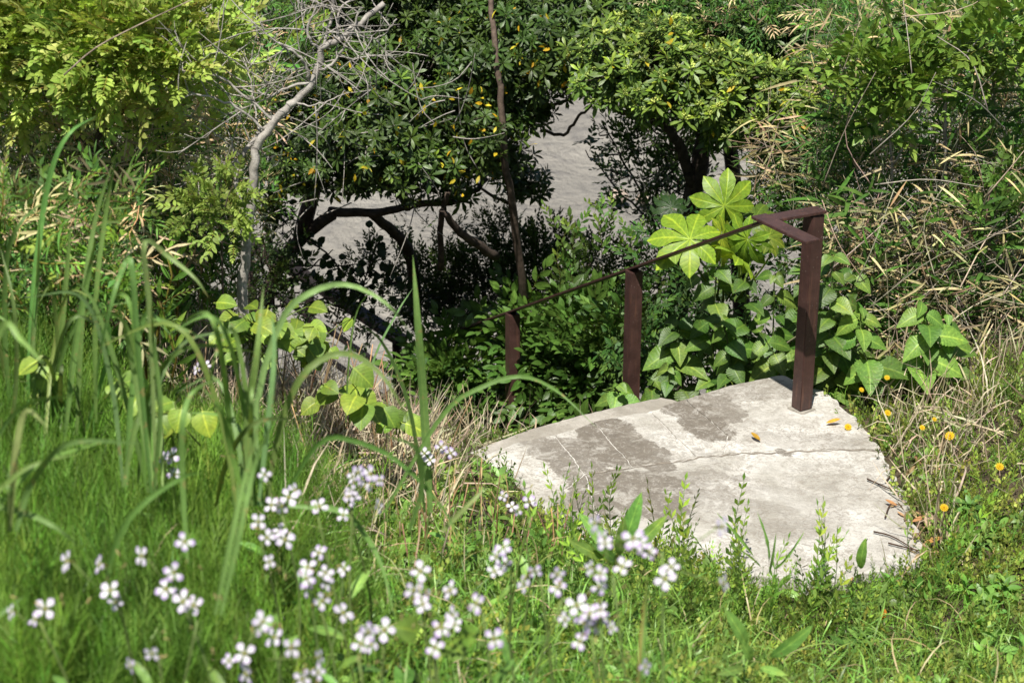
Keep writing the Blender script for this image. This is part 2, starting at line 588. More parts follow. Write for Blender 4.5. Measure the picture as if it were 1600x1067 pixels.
for i, (px, py, r, lab) in enumerate([(966, 313, .085, 'larger pale pinkish stone lying on the grey sand'), (1004, 316, .06, 'smaller pale stone on the sand beside a larger one')]):
    c = PZ(px, py, -2.97)
    b = Buf()
    nr, nsg = 9, 14
    v = []
    for a in range(nr + 1):
        for s in range(nsg):
            th, ph = PI * a / nr, 2 * PI * s / nsg
            rr = r * (1 + .12 * math.sin(3 * ph + i) * math.sin(2 * th) + .07 * math.sin(5 * th + ph * 2))
            v.append(c + rr * np.array([1.25 * math.sin(th) * math.cos(ph), math.sin(th) * math.sin(ph), .8 * math.cos(th) + .45]))
    f = []
    for a in range(nr):
        for s in range(nsg):
            q, w = a * nsg + s, a * nsg + (s + 1) % nsg
            f += [(q, w + nsg, w), (q, q + nsg, w + nsg)]
    b.add(v, f)
    props(part('beach_stone', b, STONE, None), lab, 'stone', 'stones on the sand')


# ------------------------------------------------------------------ concrete landing
def concrete_mat(name, stains=True, base=((.40, .38, .335), (.64, .62, .575))):
    m, nt, out = new_mat(name)
    g = N(nt)
    pos = g.node('ShaderNodeNewGeometry').outputs['Position']
    col = g.mix(g.ramp(g.noise(pos, 3.0, 6, .65, .4), .38, .62), base[0], base[1])
    fl = g.ramp(g.noise(pos, 16, 7, .72, .8), .5, .58)
    zone = g.ramp(g.noise(pos, 1.7, 3, .5), .42, .6)
    col = g.mix(g.math('MULTIPLY', g.math('MULTIPLY', fl, zone), .6), col, (.27, .25, .22))
    fl2 = g.ramp(g.noise(pos, 38, 9, .82, 1.4), .50, .54)
    zone2 = g.ramp(g.noise(pos, 2.6, 4, .6), .36, .52)
    col = g.mix(g.math('MULTIPLY', g.math('MULTIPLY', fl2, zone2), .75), col, (.30, .27, .23))
    sp = g.ramp(g.noise(pos, 70, 6, .85), .58, .66)
    col = g.mix(g.math('MULTIPLY', sp, .6), col, (.16, .14, .12))
    if stains:
        warp = g.node('ShaderNodeVectorMath', {0: g.node('ShaderNodeTexNoise', {'Vector': pos, 'Scale': 7.0, 'Detail': 9.0, 'Roughness': .75}).outputs[1], 1: (.5, .5, .5)}, operation='SUBTRACT').outputs[0]
        wp = g.node('ShaderNodeVectorMath', {0: warp, 'Scale': .2}, operation='SCALE').outputs[0]
        p2 = g.node('ShaderNodeVectorMath', {0: pos, 1: wp}, operation='ADD').outputs[0]
        tot = None
        for (px, py, rx, ry, rot, amt) in STAINS:
            c = PZ(px, py)
            d = g.node('ShaderNodeVectorMath', {0: p2, 1: tuple(c)}, operation='SUBTRACT').outputs[0]
            r = g.node('ShaderNodeVectorRotate', {'Vector': d, 'Angle': rot}, rotation_type='Z_AXIS').outputs[0]
            q = g.node('ShaderNodeVectorMath', {0: r, 1: (1 / rx, 1 / ry, 0)}, operation='MULTIPLY').outputs[0]
            s = g.node('ShaderNodeSeparateXYZ', {0: q})
            e = g.math('ADD', g.math('POWER', g.math('ABSOLUTE', s.outputs[0]), 3.0), g.math('POWER', g.math('ABSOLUTE', s.outputs[1]), 3.0))
            k = g.math('MULTIPLY', g.math('SUBTRACT', 1.0, g.ramp(e, .9, 1.08)), amt)
            tot = k if tot is None else g.math('MAXIMUM', tot, k)
        worn = g.math('MULTIPLY', g.ramp(g.noise(pos, 11, 8, .75, .5), .40, .48), g.ramp(g.noise(pos, 42, 9, .8, 1.0), .40, .47))
        tot = g.math('MULTIPLY', tot, g.math('ADD', .42, g.math('MULTIPLY', worn, .58)))
        stc = g.mix(g.noise(pos, 30, 5, .7), (.125, .108, .088), (.235, .208, .172))
        col = g.mix(tot, col, stc)
    h = g.math('ADD', g.noise(pos, 12, 6, .65), g.math('MULTIPLY', g.noise(pos, 110, 5, .75), .35))
    bp = g.node('ShaderNodeBump', {'Strength': .9, 'Distance': .018, 'Height': h})
    bs = g.node('ShaderNodeBsdfPrincipled', {'Base Color': col, 'Roughness': .9, 'Specular IOR Level': .2, 'Normal': bp.outputs[0]})
    nt.links.new(bs.outputs[0], out.inputs[0])
    return m


STAINS = [  # photo position, radii in metres, turn, strength
    (1092, 655, .10, .24, -.32, 1.0), (1122, 640, .10, .15, -.32, .8), (1052, 640, .05, .08, -.3, .8), (1180, 612, .16, .11, -.2, .55),
    (960, 692, .13, .24, -.32, 1.0), (1020, 715, .07, .14, -.32, .9), (900, 725, .11, .24, -.3, .9), (985, 775, .24, .2, .1, .95), (1075, 770, .16, .12, .2, .6), (1150, 790, .25, .06, .3, .45), (1240, 820, .12, .1, .3, .4), (905, 800, .1, .15, 0, .6),
    (848, 700, .07, .12, -.4, .7), (1260, 690, .25, .07, .1, .35), (1200, 800, .3, .2, .3, .25), (1080, 745, .25, .035, .1, .5), (1218, 706, .035, .03, .1, .9)]
CONC = concrete_mat('weathered_concrete')
LIP = concrete_mat('kerb_concrete', False, ((.25, .23, .19), (.46, .43, .38)))
CRACK_SHADE = solid_mat('crack_shade_colour', (.12, .10, .08), (.27, .235, .19), 30, .95, .6, 90)
MORTAR = concrete_mat('white_mortar', False, ((.55, .53, .49), (.72, .70, .66)))

import bmesh


def wobble_poly(pts, step=.025, amp=.003):
    out = []
    n = len(pts)
    for i in range(n):
        a, b = np.array(pts[i]), np.array(pts[(i + 1) % n])
        k = max(1, int(np.linalg.norm(b - a) / step))
        for j in range(k):
            t = j / k
            # the wobble depends on the place, so that neighbours keep their joint
            p = a * (1 - t) + b * t
            w = amp * np.array([math.sin(p[0] * 61 + p[1] * 47) + .6 * math.sin(p[1] * 143), math.sin(p[0] * 53 - p[1] * 71) + .6 * math.sin(p[0] * 131), 0])
            out.append(p + w)
    return out


OUTER = []


def slab(name, pxs, z0, z1, mat, parent, shrink=.003, tilt=(0, 0), bev=.0025):
    pts = wobble_poly([PZ(x, y) for x, y in pxs])
    rim = [PZ(x, y)[:2] for x, y in [(1222, 587), (1291, 611), (1346, 659), (1384, 705), (1416, 770), (1442, 832), (1453, 880), (1310, 915), (1180, 905), (1040, 885), (900, 860), (800, 760), (748, 716)]]
    for k, p in enumerate(pts):
        dm = 9
        for a_, b_ in zip(rim[:-1], rim[1:]):
            t_ = np.clip(np.dot(p[:2] - a_, b_ - a_) / np.dot(b_ - a_, b_ - a_), 0, 1)
            dm = min(dm, np.linalg.norm(p[:2] - a_ - t_ * (b_ - a_)))
        if dm < .012 and name == 'concrete_slab':
            c_ = np.array([.75, 6.7])
            u_ = (c_ - p[:2]) / np.linalg.norm(c_ - p[:2])
            j_ = .012 * abs(math.sin(p[0] * 37 + p[1] * 29)) + .018 * max(0, math.sin(p[0] * 83 - p[1] * 57)) ** 3 + .008 * abs(math.sin(p[1] * 191 + p[0] * 67))
            pts[k] = np.array([p[0] + u_[0] * j_, p[1] + u_[1] * j_, p[2]])
    c = np.mean(pts, 0)
    bm = bmesh.new()
    vs_ = []
    base = wloc(parent)
    for p in pts:
        d = c - p
        p = p + d / np.linalg.norm(d) * shrink
        vs_.append(bm.verts.new((p[0] - base[0], p[1] - base[1], z1 + (p[0] - c[0]) * tilt[0] + (p[1] - c[1]) * tilt[1] - base[2])))
    f = bm.faces.new(vs_)
    if f.normal.z < 0:
        f.normal_flip()
    r = bmesh.ops.extrude_face_region(bm, geom=[f])
    low = [v for v in r['geom'] if isinstance(v, bmesh.types.BMVert)]
    bmesh.ops.delete(bm, geom=[f], context='FACES') if False else None
    for v in low:
        v.co.z += 0
    for v in vs_:
        v.co.z = z0 - base[2]
    bm.normal_update()
    top = [e for e in bm.edges if all(v in low for v in e.verts)]
    bmesh.ops.bevel(bm, geom=top, offset=bev, segments=2, affect='EDGES', profile=.6)
    bmesh.ops.recalc_face_normals(bm, faces=bm.faces)
    bmesh.ops.triangulate(bm, faces=bm.faces)
    me = bpy.data.meshes.new(name)
    bm.to_mesh(me)
    bm.free()
    me.materials.append(mat)
    return link(name, me, parent)


landing = thing('concrete_path', 'cracked pale concrete landing at the head of the stairs', None, PZ(1150, 720))
landing['kind'] = 'structure'
slab('mortar_bed', [(752, 718), (813, 693), (868, 683), (910, 671), (994, 649), (1044, 636), (1073, 629), (1140, 612), (1216, 598), (1276, 618), (1328, 664), (1362, 707), (1392, 772), (1418, 830), (1426, 866), (1306, 896), (1180, 888), (1040, 868), (905, 842), (812, 762)], -.16, .002, MORTAR, landing)
slab('kerb_strip', [(711, 713), (760, 692), (828, 667), (905, 645), (975, 630), (1034, 617), (1070, 625), (1042, 633), (992, 645), (908, 667), (868, 681), (811, 690), (748, 716)], -.15, -.010, LIP, landing)
crack = [(880, 765), (914, 742), (988, 730), (1055, 722), (1088, 716), (1130, 711), (1180, 708), (1240, 706), (1300, 703), (1384, 705)]
slab('concrete_slab', [(1071, 626), (1140, 605), (1222, 587), (1291, 611), (1346, 659), (1384, 705), (1300, 703), (1240, 706), (1180, 708), (1130, 711), (1138, 683), (1110, 660)], -.14, .008, CONC, landing, tilt=(.0015, .001))
slab('concrete_slab', [(1018, 647), (1042, 634), (1071, 626), (1110, 660), (1138, 683), (1130, 711), (1088, 716)], -.14, .0075, CONC, landing, tilt=(-.002, .0))
slab('concrete_slab', [(927, 661), (992, 647), (1018, 647), (1088, 716), (1055, 722), (988, 730)], -.14, .006, CONC, landing, tilt=(-.002, .001))
slab('concrete_slab', [(867, 681), (908, 669), (927, 661), (988, 730), (914, 742)], -.14, .0055, CONC, landing, tilt=(-.002, 0))
slab('concrete_slab', [(748, 716), (811, 691), (867, 681), (914, 742), (880, 768), (800, 760)], -.14, .0052, CONC, landing, tilt=(-.002, 0))
slab('concrete_slab', [(914, 742), (988, 730), (1055, 722), (1088, 716), (1130, 711), (1180, 708), (1240, 706), (1300, 703), (1384, 705), (1416, 770), (1442, 832), (1453, 880), (1310, 915), (1180, 905), (1040, 885), (930, 800)], -.14, .0045, CONC, landing, tilt=(.0005, .0003))
ck = np.array([PZ(x, y, .0062) for x, y in crack[1:]])
ck = spline(ck, 60)
bf = Buf()
ck[:, 1] += .005 * np.sin(np.arange(60) * 1.7) + .004 * np.sin(np.arange(60) * .6)
wk = .0018 + .0055 * np.abs(np.sin(np.arange(60) * .9) * np.sin(np.arange(60) * .37))
nk = np.array([0, 1.0, 0])
vv = np.concatenate([ck - nk * wk[:, None], ck + nk * wk[:, None]])
bf.add(vv, [t for i in range(59) for t in ((i, i + 1, i + 61), (i, i + 61, i + 60))])
part('crack_shade_strip', bf, CRACK_SHADE, landing)  # strip along the crack, the shade of its step put into colour
slab('concrete_slab', [(800, 760), (880, 768), (914, 742), (930, 800), (1040, 885), (900, 860)], -.14, .0042, CONC, landing)


# ------------------------------------------------------------------ handrails
def rust_paint():
    m, nt, out = new_mat('brown_rail_paint')
    g = N(nt)
    pos = g.node('ShaderNodeNewGeometry').outputs['Position']
    col = g.mix(g.ramp(g.noise(pos, 14, 6, .7), .38, .66), (.042, .021, .018), (.072, .036, .031))
    chips = g.ramp(g.noise(pos, 70, 4, .75, .3), .645, .68)
    zone = g.ramp(g.noise(pos, 5, 3, .5), .4, .62)
    col = g.mix(g.math('MULTIPLY', chips, zone), col, (.02, .012, .01))
    st = g.node('ShaderNodeVectorMath', {0: pos, 1: (90, 90, 5)}, operation='MULTIPLY').outputs[0]
    col = g.mix(g.math('MULTIPLY', g.ramp(g.noise(st, 1.0, 4, .6), .55, .72), .55), col, (.15, .07, .045))
    dust = g.ramp(g.noise(pos, 150, 2, .5), .70, .74)
    col = g.mix(g.math('MULTIPLY', dust, .5), col, (.35, .28, .25))
    bp = g.node('ShaderNodeBump', {'Strength': .3, 'Distance': .002, 'Height': g.noise(pos, 60, 5, .7)})
    bs = g.node('ShaderNodeBsdfPrincipled', {'Base Color': col, 'Roughness': .45, 'Specular IOR Level': .45, 'Normal': bp.outputs[0]})
    nt.links.new(bs.outputs[0], out.inputs[0])
    return m


PAINT = rust_paint()
SHADEPAINT = solid_mat('shade_darkened_rail_paint', (.012, .009, .008), (.026, .019, .017), 20, .6, .3, 60)  # rail colour darkened to carry the shade of the crown above


def bev_box(name, c, ex, ey, ez, mat, parent, bev=.003):
    b = Buf()
    box(b, c, ex, ey, ez)
    o = part(name, b, mat, parent, smooth=False)
    bm = bmesh.new()
    bm.from_mesh(o.data)
    bmesh.ops.dissolve_limit(bm, angle_limit=.01, verts=bm.verts, edges=bm.edges)
    bmesh.ops.bevel(bm, geom=bm.edges[:], offset=bev, segments=2, affect='EDGES')
    bmesh.ops.recalc_face_normals(bm, faces=bm.faces)
    bm.to_mesh(o.data)
    bm.free()
    return o


RAIL_Z = .885
corner = PZ(1197, 341, RAIL_Z)
post_top = PZ(1266, 329, RAIL_Z)
front_end = PZ(1268, 375, RAIL_Z)
post_xy = PZ(1252, 642, .0)
rail_root = thing('handrail', 'brown steel handrail with square posts and a flat corner bar on the landing', 'handrail', (post_xy[0], post_xy[1], .01))
a_bar = unit(np.array([front_end[0] - corner[0], front_end[1] - corner[1], 0]))     # towards the viewer
a_per = np.array([-a_bar[1], a_bar[0], 0])
hw = .031
ZU = np.array([0, 0, 1.0])
pc = np.array([post_xy[0], post_xy[1], 0])
bev_box('post', pc + ZU * (RAIL_Z - .012 + .01) / 2, a_bar * hw, a_per * hw, ZU * (RAIL_Z - .034) / 2, PAINT, rail_root)
blen = np.linalg.norm((front_end - corner)[:2])
mid = corner + a_bar * (blen / 2 - .02)
bev_box('flat_bar', np.array([mid[0], mid[1], RAIL_Z - .006]), a_bar * (blen / 2 + .03), a_per * .036, ZU * .006, PAINT, rail_root, .002)
s0 = np.array([corner[0], corner[1], 0]) + a_per * .031
e0 = np.array([pc[0], pc[1], 0])
side = e0 - s0
sl = np.dot(side, a_per)
ctr = s0 + a_per * (sl / 2) + a_bar * np.dot(side, a_bar) * .5
dirb = unit(side)
mb = (s0 + e0) / 2 + dirb * .018
perp = np.array([-dirb[1], dirb[0], 0])
bev_box('flat_bar', np.array([mb[0], mb[1], RAIL_Z - .0065]), dirb * (np.linalg.norm(side) / 2 + .018), perp * .037, ZU * .0058, PAINT, rail_root, .002)
bev_box('mortar_collar', pc + ZU * .010, (a_bar * .9 + a_per * .2) * .046, (a_per * .95 - a_bar * .15) * .043, ZU * .004, LIP, rail_root, .003)
# sloping rail with its posts
p2t, p3t, p4t = P(990, 413, 8.62), P(801, 489, 9.92), P(630, 547, 11.1)
c3 = np.array([corner[0], corner[1], RAIL_Z - .012])
rd = unit(p4t - c3)
rh = unit(np.cross(rd, ZU))
ru = np.cross(rh, rd)
L = np.linalg.norm(p4t - c3)
bev_box('sloping_rail', c3 + rd * L / 2, rd * (L / 2), rh * .025, ru * .0055, PAINT, rail_root, .002)
tt = np.linspace(0, L, 4000)
tx_ = proj(c3 + rd * tt[:, None])[0]
for px_, ln in ((991, .95), (801, 1.0), (636, 1.0)):
    t = tt[np.argmin(np.abs(tx_ - px_))]
    q = c3 + rd * t
    yaw_x = unit(np.array([rd[0], rd[1], 0]))
    yaw_y = np.array([-yaw_x[1], yaw_x[0], 0])
    bev_box('post', q - ZU * (ln / 2 + .012), yaw_x * hw, yaw_y * hw, ZU * ln / 2, PAINT, rail_root)

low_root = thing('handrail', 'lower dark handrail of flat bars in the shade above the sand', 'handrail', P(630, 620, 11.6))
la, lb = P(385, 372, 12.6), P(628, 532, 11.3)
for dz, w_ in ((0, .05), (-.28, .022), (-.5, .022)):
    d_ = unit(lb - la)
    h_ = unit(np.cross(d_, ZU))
    bev_box('flat_bar', (la + lb) / 2 + ZU * dz, d_ * np.linalg.norm(lb - la) / 2, h_ * w_, np.cross(h_, d_) * (.012 if dz else .022), SHADEPAINT, low_root, .003)
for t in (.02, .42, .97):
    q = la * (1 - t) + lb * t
    bev_box('post', q - ZU * .56, np.array([.03, 0, 0]), np.array([0, .03, 0]), ZU * .53, SHADEPAINT, low_root)

# ------------------------------------------------------------------ templates in use
PITTO = [rosette_tpl(leaf_tpl(4, .30, .62, .15, .25, .75), 11, 0, s) for s in (1, 2, 3)]
PITTO_Y = [rosette_tpl(leaf_tpl(4, .30, .62, .15, .25, .75), 12, 0, s, young=4) for s in (4, 5)]
PITTO_F = [rosette_tpl(leaf_tpl(4, .28, .6, .12, .15, .75), 12, b_, s, young=2) for s, b_ in ((6, 14), (7, 18), (8, 12))]
PITTO_LO = [rosette_tpl(leaf_tpl(3, .31, .62, .15, .25, .75), 11, 0, s) for s in (1, 2, 3)]
OVAL = leaf_tpl(5, .5, .45, .2, .25, .75, tip=.3)
NARROW = leaf_tpl(5, .13, .4, .3, .35, .8)
DRYN = leaf_tpl(4, .075, .4, .5, .3, .8)
SMALL_SPR = [sprig_tpl(leaf_tpl(3, .42, .5, .2, .2), 9, 1.0, .30, s, tipyoung=1) for s in (11, 12, 13)]
YG_SPR = [sprig_tpl(leaf_tpl(4, .48, .48, .15, .3, .75), 6, 1.0, .30, s, opp=True, ang=1.15, flat=.6) for s in (21, 22, 23)]
CAM_SPR = [sprig_tpl(OVAL, 6, 1.0, .5, s, tipyoung=0, ang=1.1) for s in (31, 32, 33)]
SASA_SPR = [sprig_tpl(NARROW, 7, 1.0, .42, s, ang=.8, sr=.01, stemcol=(1.3, 1.0, .9)) for s in (41, 42, 43, 44)]
SASA_LO = [sprig_tpl(leaf_tpl(3, .14, .4, .3, .35, .8), 7, 1.0, .42, s, ang=.8, sr=.01, stemcol=(1.3, 1.0, .9)) for s in (41, 42, 43, 44)]
SMALL_LO = [sprig_tpl(leaf_tpl(2, .44, .5, .2, .2), 9, 1.0, .30, s, tipyoung=1, sn=3) for s in (11, 12, 13)]
MUG_LO = [sprig_tpl(leaf_tpl(2, .22, .5, .2, .35, .8), 20, 1.0, .16, s, ang=1.1, flat=0.0, stemcol=(1.8, .7, .9), tipyoung=1) for s in (51, 52, 53)]
MUG_SPR = [sprig_tpl(leaf_tpl(4, .22, .5, .2, .35, .8), 22, 1.0, .15, s, ang=1.1, flat=0.0, stemcol=(1.8, .7, .9), tipyoung=1) for s in (51, 52, 53)]


def mesh_from_tpl(name, tpl, col, mat):
    b = Buf()
    b.add(tpl['v'], tpl['f'], tpl['uv'], tpl['t'] * np.asarray(col))
    return b.mesh(name, mat)


def lobe_points(lobes, n, shell=.4, squash=.85):
    """points in the balls (px, py, y, radius); denser near their surface"""
    w = np.array([l[3] ** 2.2 for l in lobes])
    idx = rng.choice(len(lobes), n, p=w / w.sum())
    d = rdir(n)
    r = rng.uniform(0, 1, n) ** shell
    C = np.array([P(l[0], l[1], l[2]) for l in lobes])[idx]
    R = np.array([l[3] for l in lobes])[idx]
    return C + d * (r * R)[:, None] * np.array([1, 1, squash]), d, r, C


def bush(root, lobes, tpls, cols, mat, n_part, n_stuff, size, part_name, axis='z', up=.7, shell=.4, sizev=.18, vmix=.25, squash=.85, cam=.25, twig=None, stuff_name='foliage', stuff_cols=None, stuff_tpls=None):
    """n_part shoots as parts (those nearest to the viewer), n_stuff as one mass"""
    lobes = [(l[0], l[1], l[2] + DY, l[3] * (1 + .11 * DY)) for l in lobes]
    size *= 1 + .11 * DY
    n = n_part + n_stuff
    p, d, r, C = lobe_points(lobes, n, shell, squash)
    ax = unit(d * .8 + np.array([0, -cam, up]) + rng.normal(0, vmix, (n, 3)))
    if axis == 'z':
        M = frames(p, np.cross(ax, rdir(n)), ax, size * rng.normal(1, sizev, n).clip(.5, 1.6))
    else:
        M = frames(p, ax, ZU + rng.normal(0, .5, (n, 3)) + np.array([0, -.5, 0]), size * rng.normal(1, sizev, n).clip(.5, 1.6))
    score = p[:, 1] - .5 * (d[:, 2] * r) - .25 * r
    order = np.argsort(score)
    pp, st = order[:n_part], order[n_part:]
    if n_part:
        mv = [mesh_from_tpl(part_name, t, c, mat) for t in tpls for c in cols]
        for i in pp:
            link(part_name, mv[rng.integers(len(mv))], root, M[i])
    if n_stuff:
        b = Buf()
        tpls = stuff_tpls or tpls
        ch = rng.integers(len(tpls), size=len(st))
        cc = np.array(stuff_cols if stuff_cols is not None else cols)[rng.integers(len(stuff_cols if stuff_cols is not None else cols), size=len(st))]
        cc = cc * rng.normal(1, .2, (len(st), 1)).clip(.5, 1.6)
        for k in range(len(tpls)):
            b.inst(tpls[k], M[st[ch == k]], cc[ch == k])
        part(stuff_name, b, mat, root, 'stuff')
    if twig:
        b = Buf()
        for i in rng.choice(n, twig, replace=False):
            q = C[i] + (p[i] - C[i]) * .1 + rng.normal(0, .05, 3)
            m_ = (q + p[i]) / 2 + rng.normal(0, .03, 3)
            tube(b, [q, m_, p[i]], .006, .0025, 3, (1, 1, 1), 4)
        part('twigs', b, BARK_DARK, root, 'stuff')
    return p, M


DY = 0.0
BARK_MID = solid_mat('bark_brown', (.07, .05, .038), (.17, .125, .095), 28, .9, .8, 110, use_tint=True)


def limbs(root, lst, mat, name='branch', sides=7, wob=.004):
    for i, (pts, r0, r1) in enumerate(lst):
        b = Buf()
        w = [P(q[0], q[1], q[2] + DY) for q in pts]
        if i == 0:
            g0 = w[0] + (w[0] - w[1]) * .3
            gz = float(terrain(g0[0], g0[1]))
            if gz < w[0][2] - .03:
                w = [np.array([g0[0], g0[1], gz - .05])] + w
                r0 *= 1.15
        tube(b, w, r0, r1, sides, wob=wob, n=4 * len(pts))
        part('trunk' if i == 0 else name, b, mat, root)


def front(p, k):
    o = np.argsort(p[:, 1] - .4 * p[:, 2] * 0)[:len(p) // 3]
    return p[rng.choice(o, k)] + rng.normal(0, .03, (k, 3)) + np.array([0, -.07, .02])


def loose_leaves(root, pts, tpl, col, mat, size, name, up=.4):
    me = [mesh_from_tpl(name, tpl, c, mat) for c in col]
    k = len(pts)
    M = frames(pts, rdir(k, -.2), rdir(k) * .7 + np.array([0, -.6, .5]), size * rng.uniform(.75, 1.2, k))
    for i in range(k):
        link(name, me[rng.integers(len(me))], root, M[i])


# ------------------------------------------------------------------ the dark glossy shrubs behind the rail
DK = [(.042, .085, .013), (.058, .108, .016), (.048, .095, .018)]
YEL = [(.66, .52, .03), (.60, .50, .04), (.58, .36, .02)]
DY = 1.0
t1 = thing('evergreen_tree', 'dark evergreen tree with yellowing leaves and a thick low horizontal limb', 'tree', P(410, 480, 10.2))
limbs(t1, [([(405, 500, 9.6), (430, 430, 9.4), (470, 372, 9.3), (520, 335, 9.2)], .046, .034),
           ([(515, 330, 9.2), (580, 333, 9.1), (640, 322, 9.0), (720, 312, 9.1), (760, 280, 9.3)], .028, .014),
           ([(470, 372, 9.3), (500, 260, 9.2), (530, 170, 9.1), (560, 80, 9.2)], .05, .02),
           ([(580, 333, 9.15), (625, 372, 9.3), (645, 420, 9.5), (650, 500, 9.8)], .028, .04),
           ([(640, 325, 9.1), (600, 250, 9.0), (610, 160, 8.9)], .03, .012)], BARK_DARK)
limbs(t1, [([(505, 331, 9.1), (560, 329, 9.0), (620, 326, 8.95), (660, 318, 9.0)], .03, .018)], BARK_GREY) if False else None
L1 = [(455, 165, 8.9, .28), (530, 130, 8.7, .30), (600, 200, 8.5, .34), (520, 230, 8.6, .30), (450, 262, 8.7, .20), (580, 252, 8.6, .22),
      (650, 130, 8.7, .34), (650, 250, 8.5, .26), (560, 55, 9.4, .36), (640, 40, 9.2, .36), (700, 190, 8.7, .3), (480, 60, 9.6, .3), (425, 325, 9.0, .08), (520, -90, 9.2, .36), (620, -110, 9.2, .4), (700, -60, 9.3, .36)]
bp_, _ = bush(t1, L1, PITTO + PITTO_Y[:1], DK, GLOSS, 295, 2300, .062, 'leaf_rosette', stuff_tpls=PITTO_LO, twig=160)
loose_leaves(t1, front(bp_, 260), leaf_tpl(3, .4, .55, .2, .25), YEL, LEAF, .046, 'yellow_leaf')

t2 = thing('evergreen_tree', 'slender dark evergreen tree with a thin brown trunk beside the sand gap', 'tree', P(822, 500, 10.3))
limbs(t2, [([(826, 530, 9.2), (816, 440, 9.0), (800, 320, 8.8), (788, 240, 8.65), (782, 150, 8.6), (772, 60, 8.65), (765, -20, 8.8)], .025, .013),
           ([(790, 260, 9.3), (740, 200, 9.1), (700, 165, 8.9)], .014, .006), ([(785, 200, 9.3), (840, 170, 9.2), (900, 150, 9.1), (945, 120, 9.0)], .014, .006),
           ([(800, 320, 9.4), (760, 300, 9.3), (720, 250, 9.1)], .012, .005), ([(845, 205, 9.2), (880, 210, 9.1), (905, 182, 9.0), (925, 165, 9.0)], .010, .007)], BARK_MID)
L2 = [(740, 90, 8.9, .32), (800, 60, 8.9, .30), (850, 100, 8.9, .24), (740, 200, 8.8, .27), (790, 150, 9.0, .24), (770, 240, 9.0, .2), (815, 285, 9.3, .14),
      (720, 20, 9.2, .3), (850, 20, 9.2, .3), (700, 280, 9.0, .16), (835, 170, 9.0, .12)]
bp_, _ = bush(t2, L2, PITTO, DK, GLOSS, 280, 1400, .062, 'leaf_rosette', stuff_tpls=PITTO_LO, twig=120)
loose_leaves(t2, front(bp_, 150), leaf_tpl(3, .4, .55, .2, .25), YEL, LEAF, .046, 'yellow_leaf')

FL = [(.095, .165, .025), (.12, .195, .030), (.085, .145, .024)]
t3 = thing('flowering_tree', 'bright evergreen tree topped with pale flower buds behind the handrail', 'tree', P(1062, 450, 9.8))
limbs(t3, [([(1058, 470, 9.2), (1070, 380, 9.1), (1088, 290, 9.0), (1100, 220, 9.0), (1105, 170, 9.0)], .062, .04),
           ([(1082, 290, 9.0), (1060, 225, 8.9), (1030, 192, 8.9), (985, 180, 8.8), (950, 165, 8.8)], .034, .013),
           ([(1100, 215, 9.0), (1062, 178, 8.9), (1010, 140, 8.8)], .026, .01), ([(1103, 200, 9.0), (1170, 185, 8.9), (1240, 185, 8.8)], .026, .01),
           ([(1100, 180, 9.0), (1150, 130, 8.9), (1180, 80, 9.0)], .026, .01)], BARK_DARK)
L3 = [(900, 100, 8.8, .16), (960, 100, 8.6, .26), (1030, 100, 8.5, .30), (1090, 130, 8.4, .26), (1150, 150, 8.4, .26), (1210, 160, 8.4, .26), (1255, 150, 8.5, .22),
      (1010, 150, 8.6, .15), (1120, 200, 8.6, .16), (1200, 210, 8.6, .15)]
bp_, _ = bush(t3, L3, PITTO_F + PITTO_Y, FL, GLOSS, 295, 560, .064, 'flowering_rosette', twig=110, up=1.0)
L3b = [(900, 40, 9.2, .30), (980, 30, 9.3, .34), (1060, 20, 9.3, .34), (1140, 50, 9.2, .34), (1220, 70, 9.2, .34), (1260, 10, 9.4, .3)]
t3b = thing('evergreen_tree', 'mid green evergreen crown behind the budding tree, cut by the upper frame edge', 'tree', P(1160, 500, 10.8))
limbs(t3b, [([(1160, 520, 10.2), (1150, 330, 10.0), (1130, 150, 9.7), (1110, 30, 9.5)], .06, .03)], BARK_DARK)
bush(t3b, L3b, PITTO, [(.060, .115, .018), (.072, .13, .02)], GLOSS, 230, 900, .062, 'leaf_rosette', stuff_tpls=PITTO_LO, twig=60)
loose_leaves(t3, front(bp_, 36), leaf_tpl(3, .4, .55, .2, .25), YEL, LEAF, .046, 'yellow_leaf')

DY = 0.0
# bare grey twigs in front of the dark crown
b = Buf()
for k in range(46):
    q = P(rng.uniform(480, 760), rng.uniform(60, 330), 9.35 + rng.uniform(-.1, .2))
    d = unit(np.array([rng.normal(0, 1), -.2, rng.normal(0, .7)]))
    e = unit(d + rng.normal(0, .7, 3))
    l_ = rng.uniform(.1, .3)
    tube(b, [q, q + d * l_ * .5, q + d * l_ * .8 + e * l_ * .3, q + d * l_ + e * l_ * .8], .0035, .0012, 4, n=8)
part('bare_twigs', b, BARK_GREY, t1, 'stuff')

# small dark bush low in the middle, and the thin shrub in the gap
b3 = thing('shaded_bush', 'dense small-leaved bush in deep shade below the slender trunk', 'bush', P(760, 520, 10.2))
limbs(b3, [([(760, 560, 11.2), (755, 450, 11.0), (740, 400, 10.9)], .02, .012), ([(755, 450, 11.0), (830, 400, 10.9), (880, 370, 10.9)], .014, .006),
           ([(690, 330, 9.4), (730, 372, 9.6), (775, 400, 9.8)], .018, .027), ([(700, 300, 9.4), (690, 340, 9.5), (688, 420, 9.7)], .014, .018)], BARK_DARK)
L4 = [(670, 440, 10.9, .22), (730, 455, 10.8, .26), (790, 430, 10.8, .24), (850, 420, 10.7, .24), (700, 500, 11.0, .26), (650, 480, 11.2, .16), (880, 470, 10.6, .22), (780, 370, 11.0, .17), (870, 380, 10.8, .13), (940, 430, 10.4, .2), (960, 490, 10.3, .24), (900, 530, 10.6, .24), (1010, 450, 10.3, .2)]
L4 = [(l[0], l[1], l[2] - .2, l[3]) for l in L4]
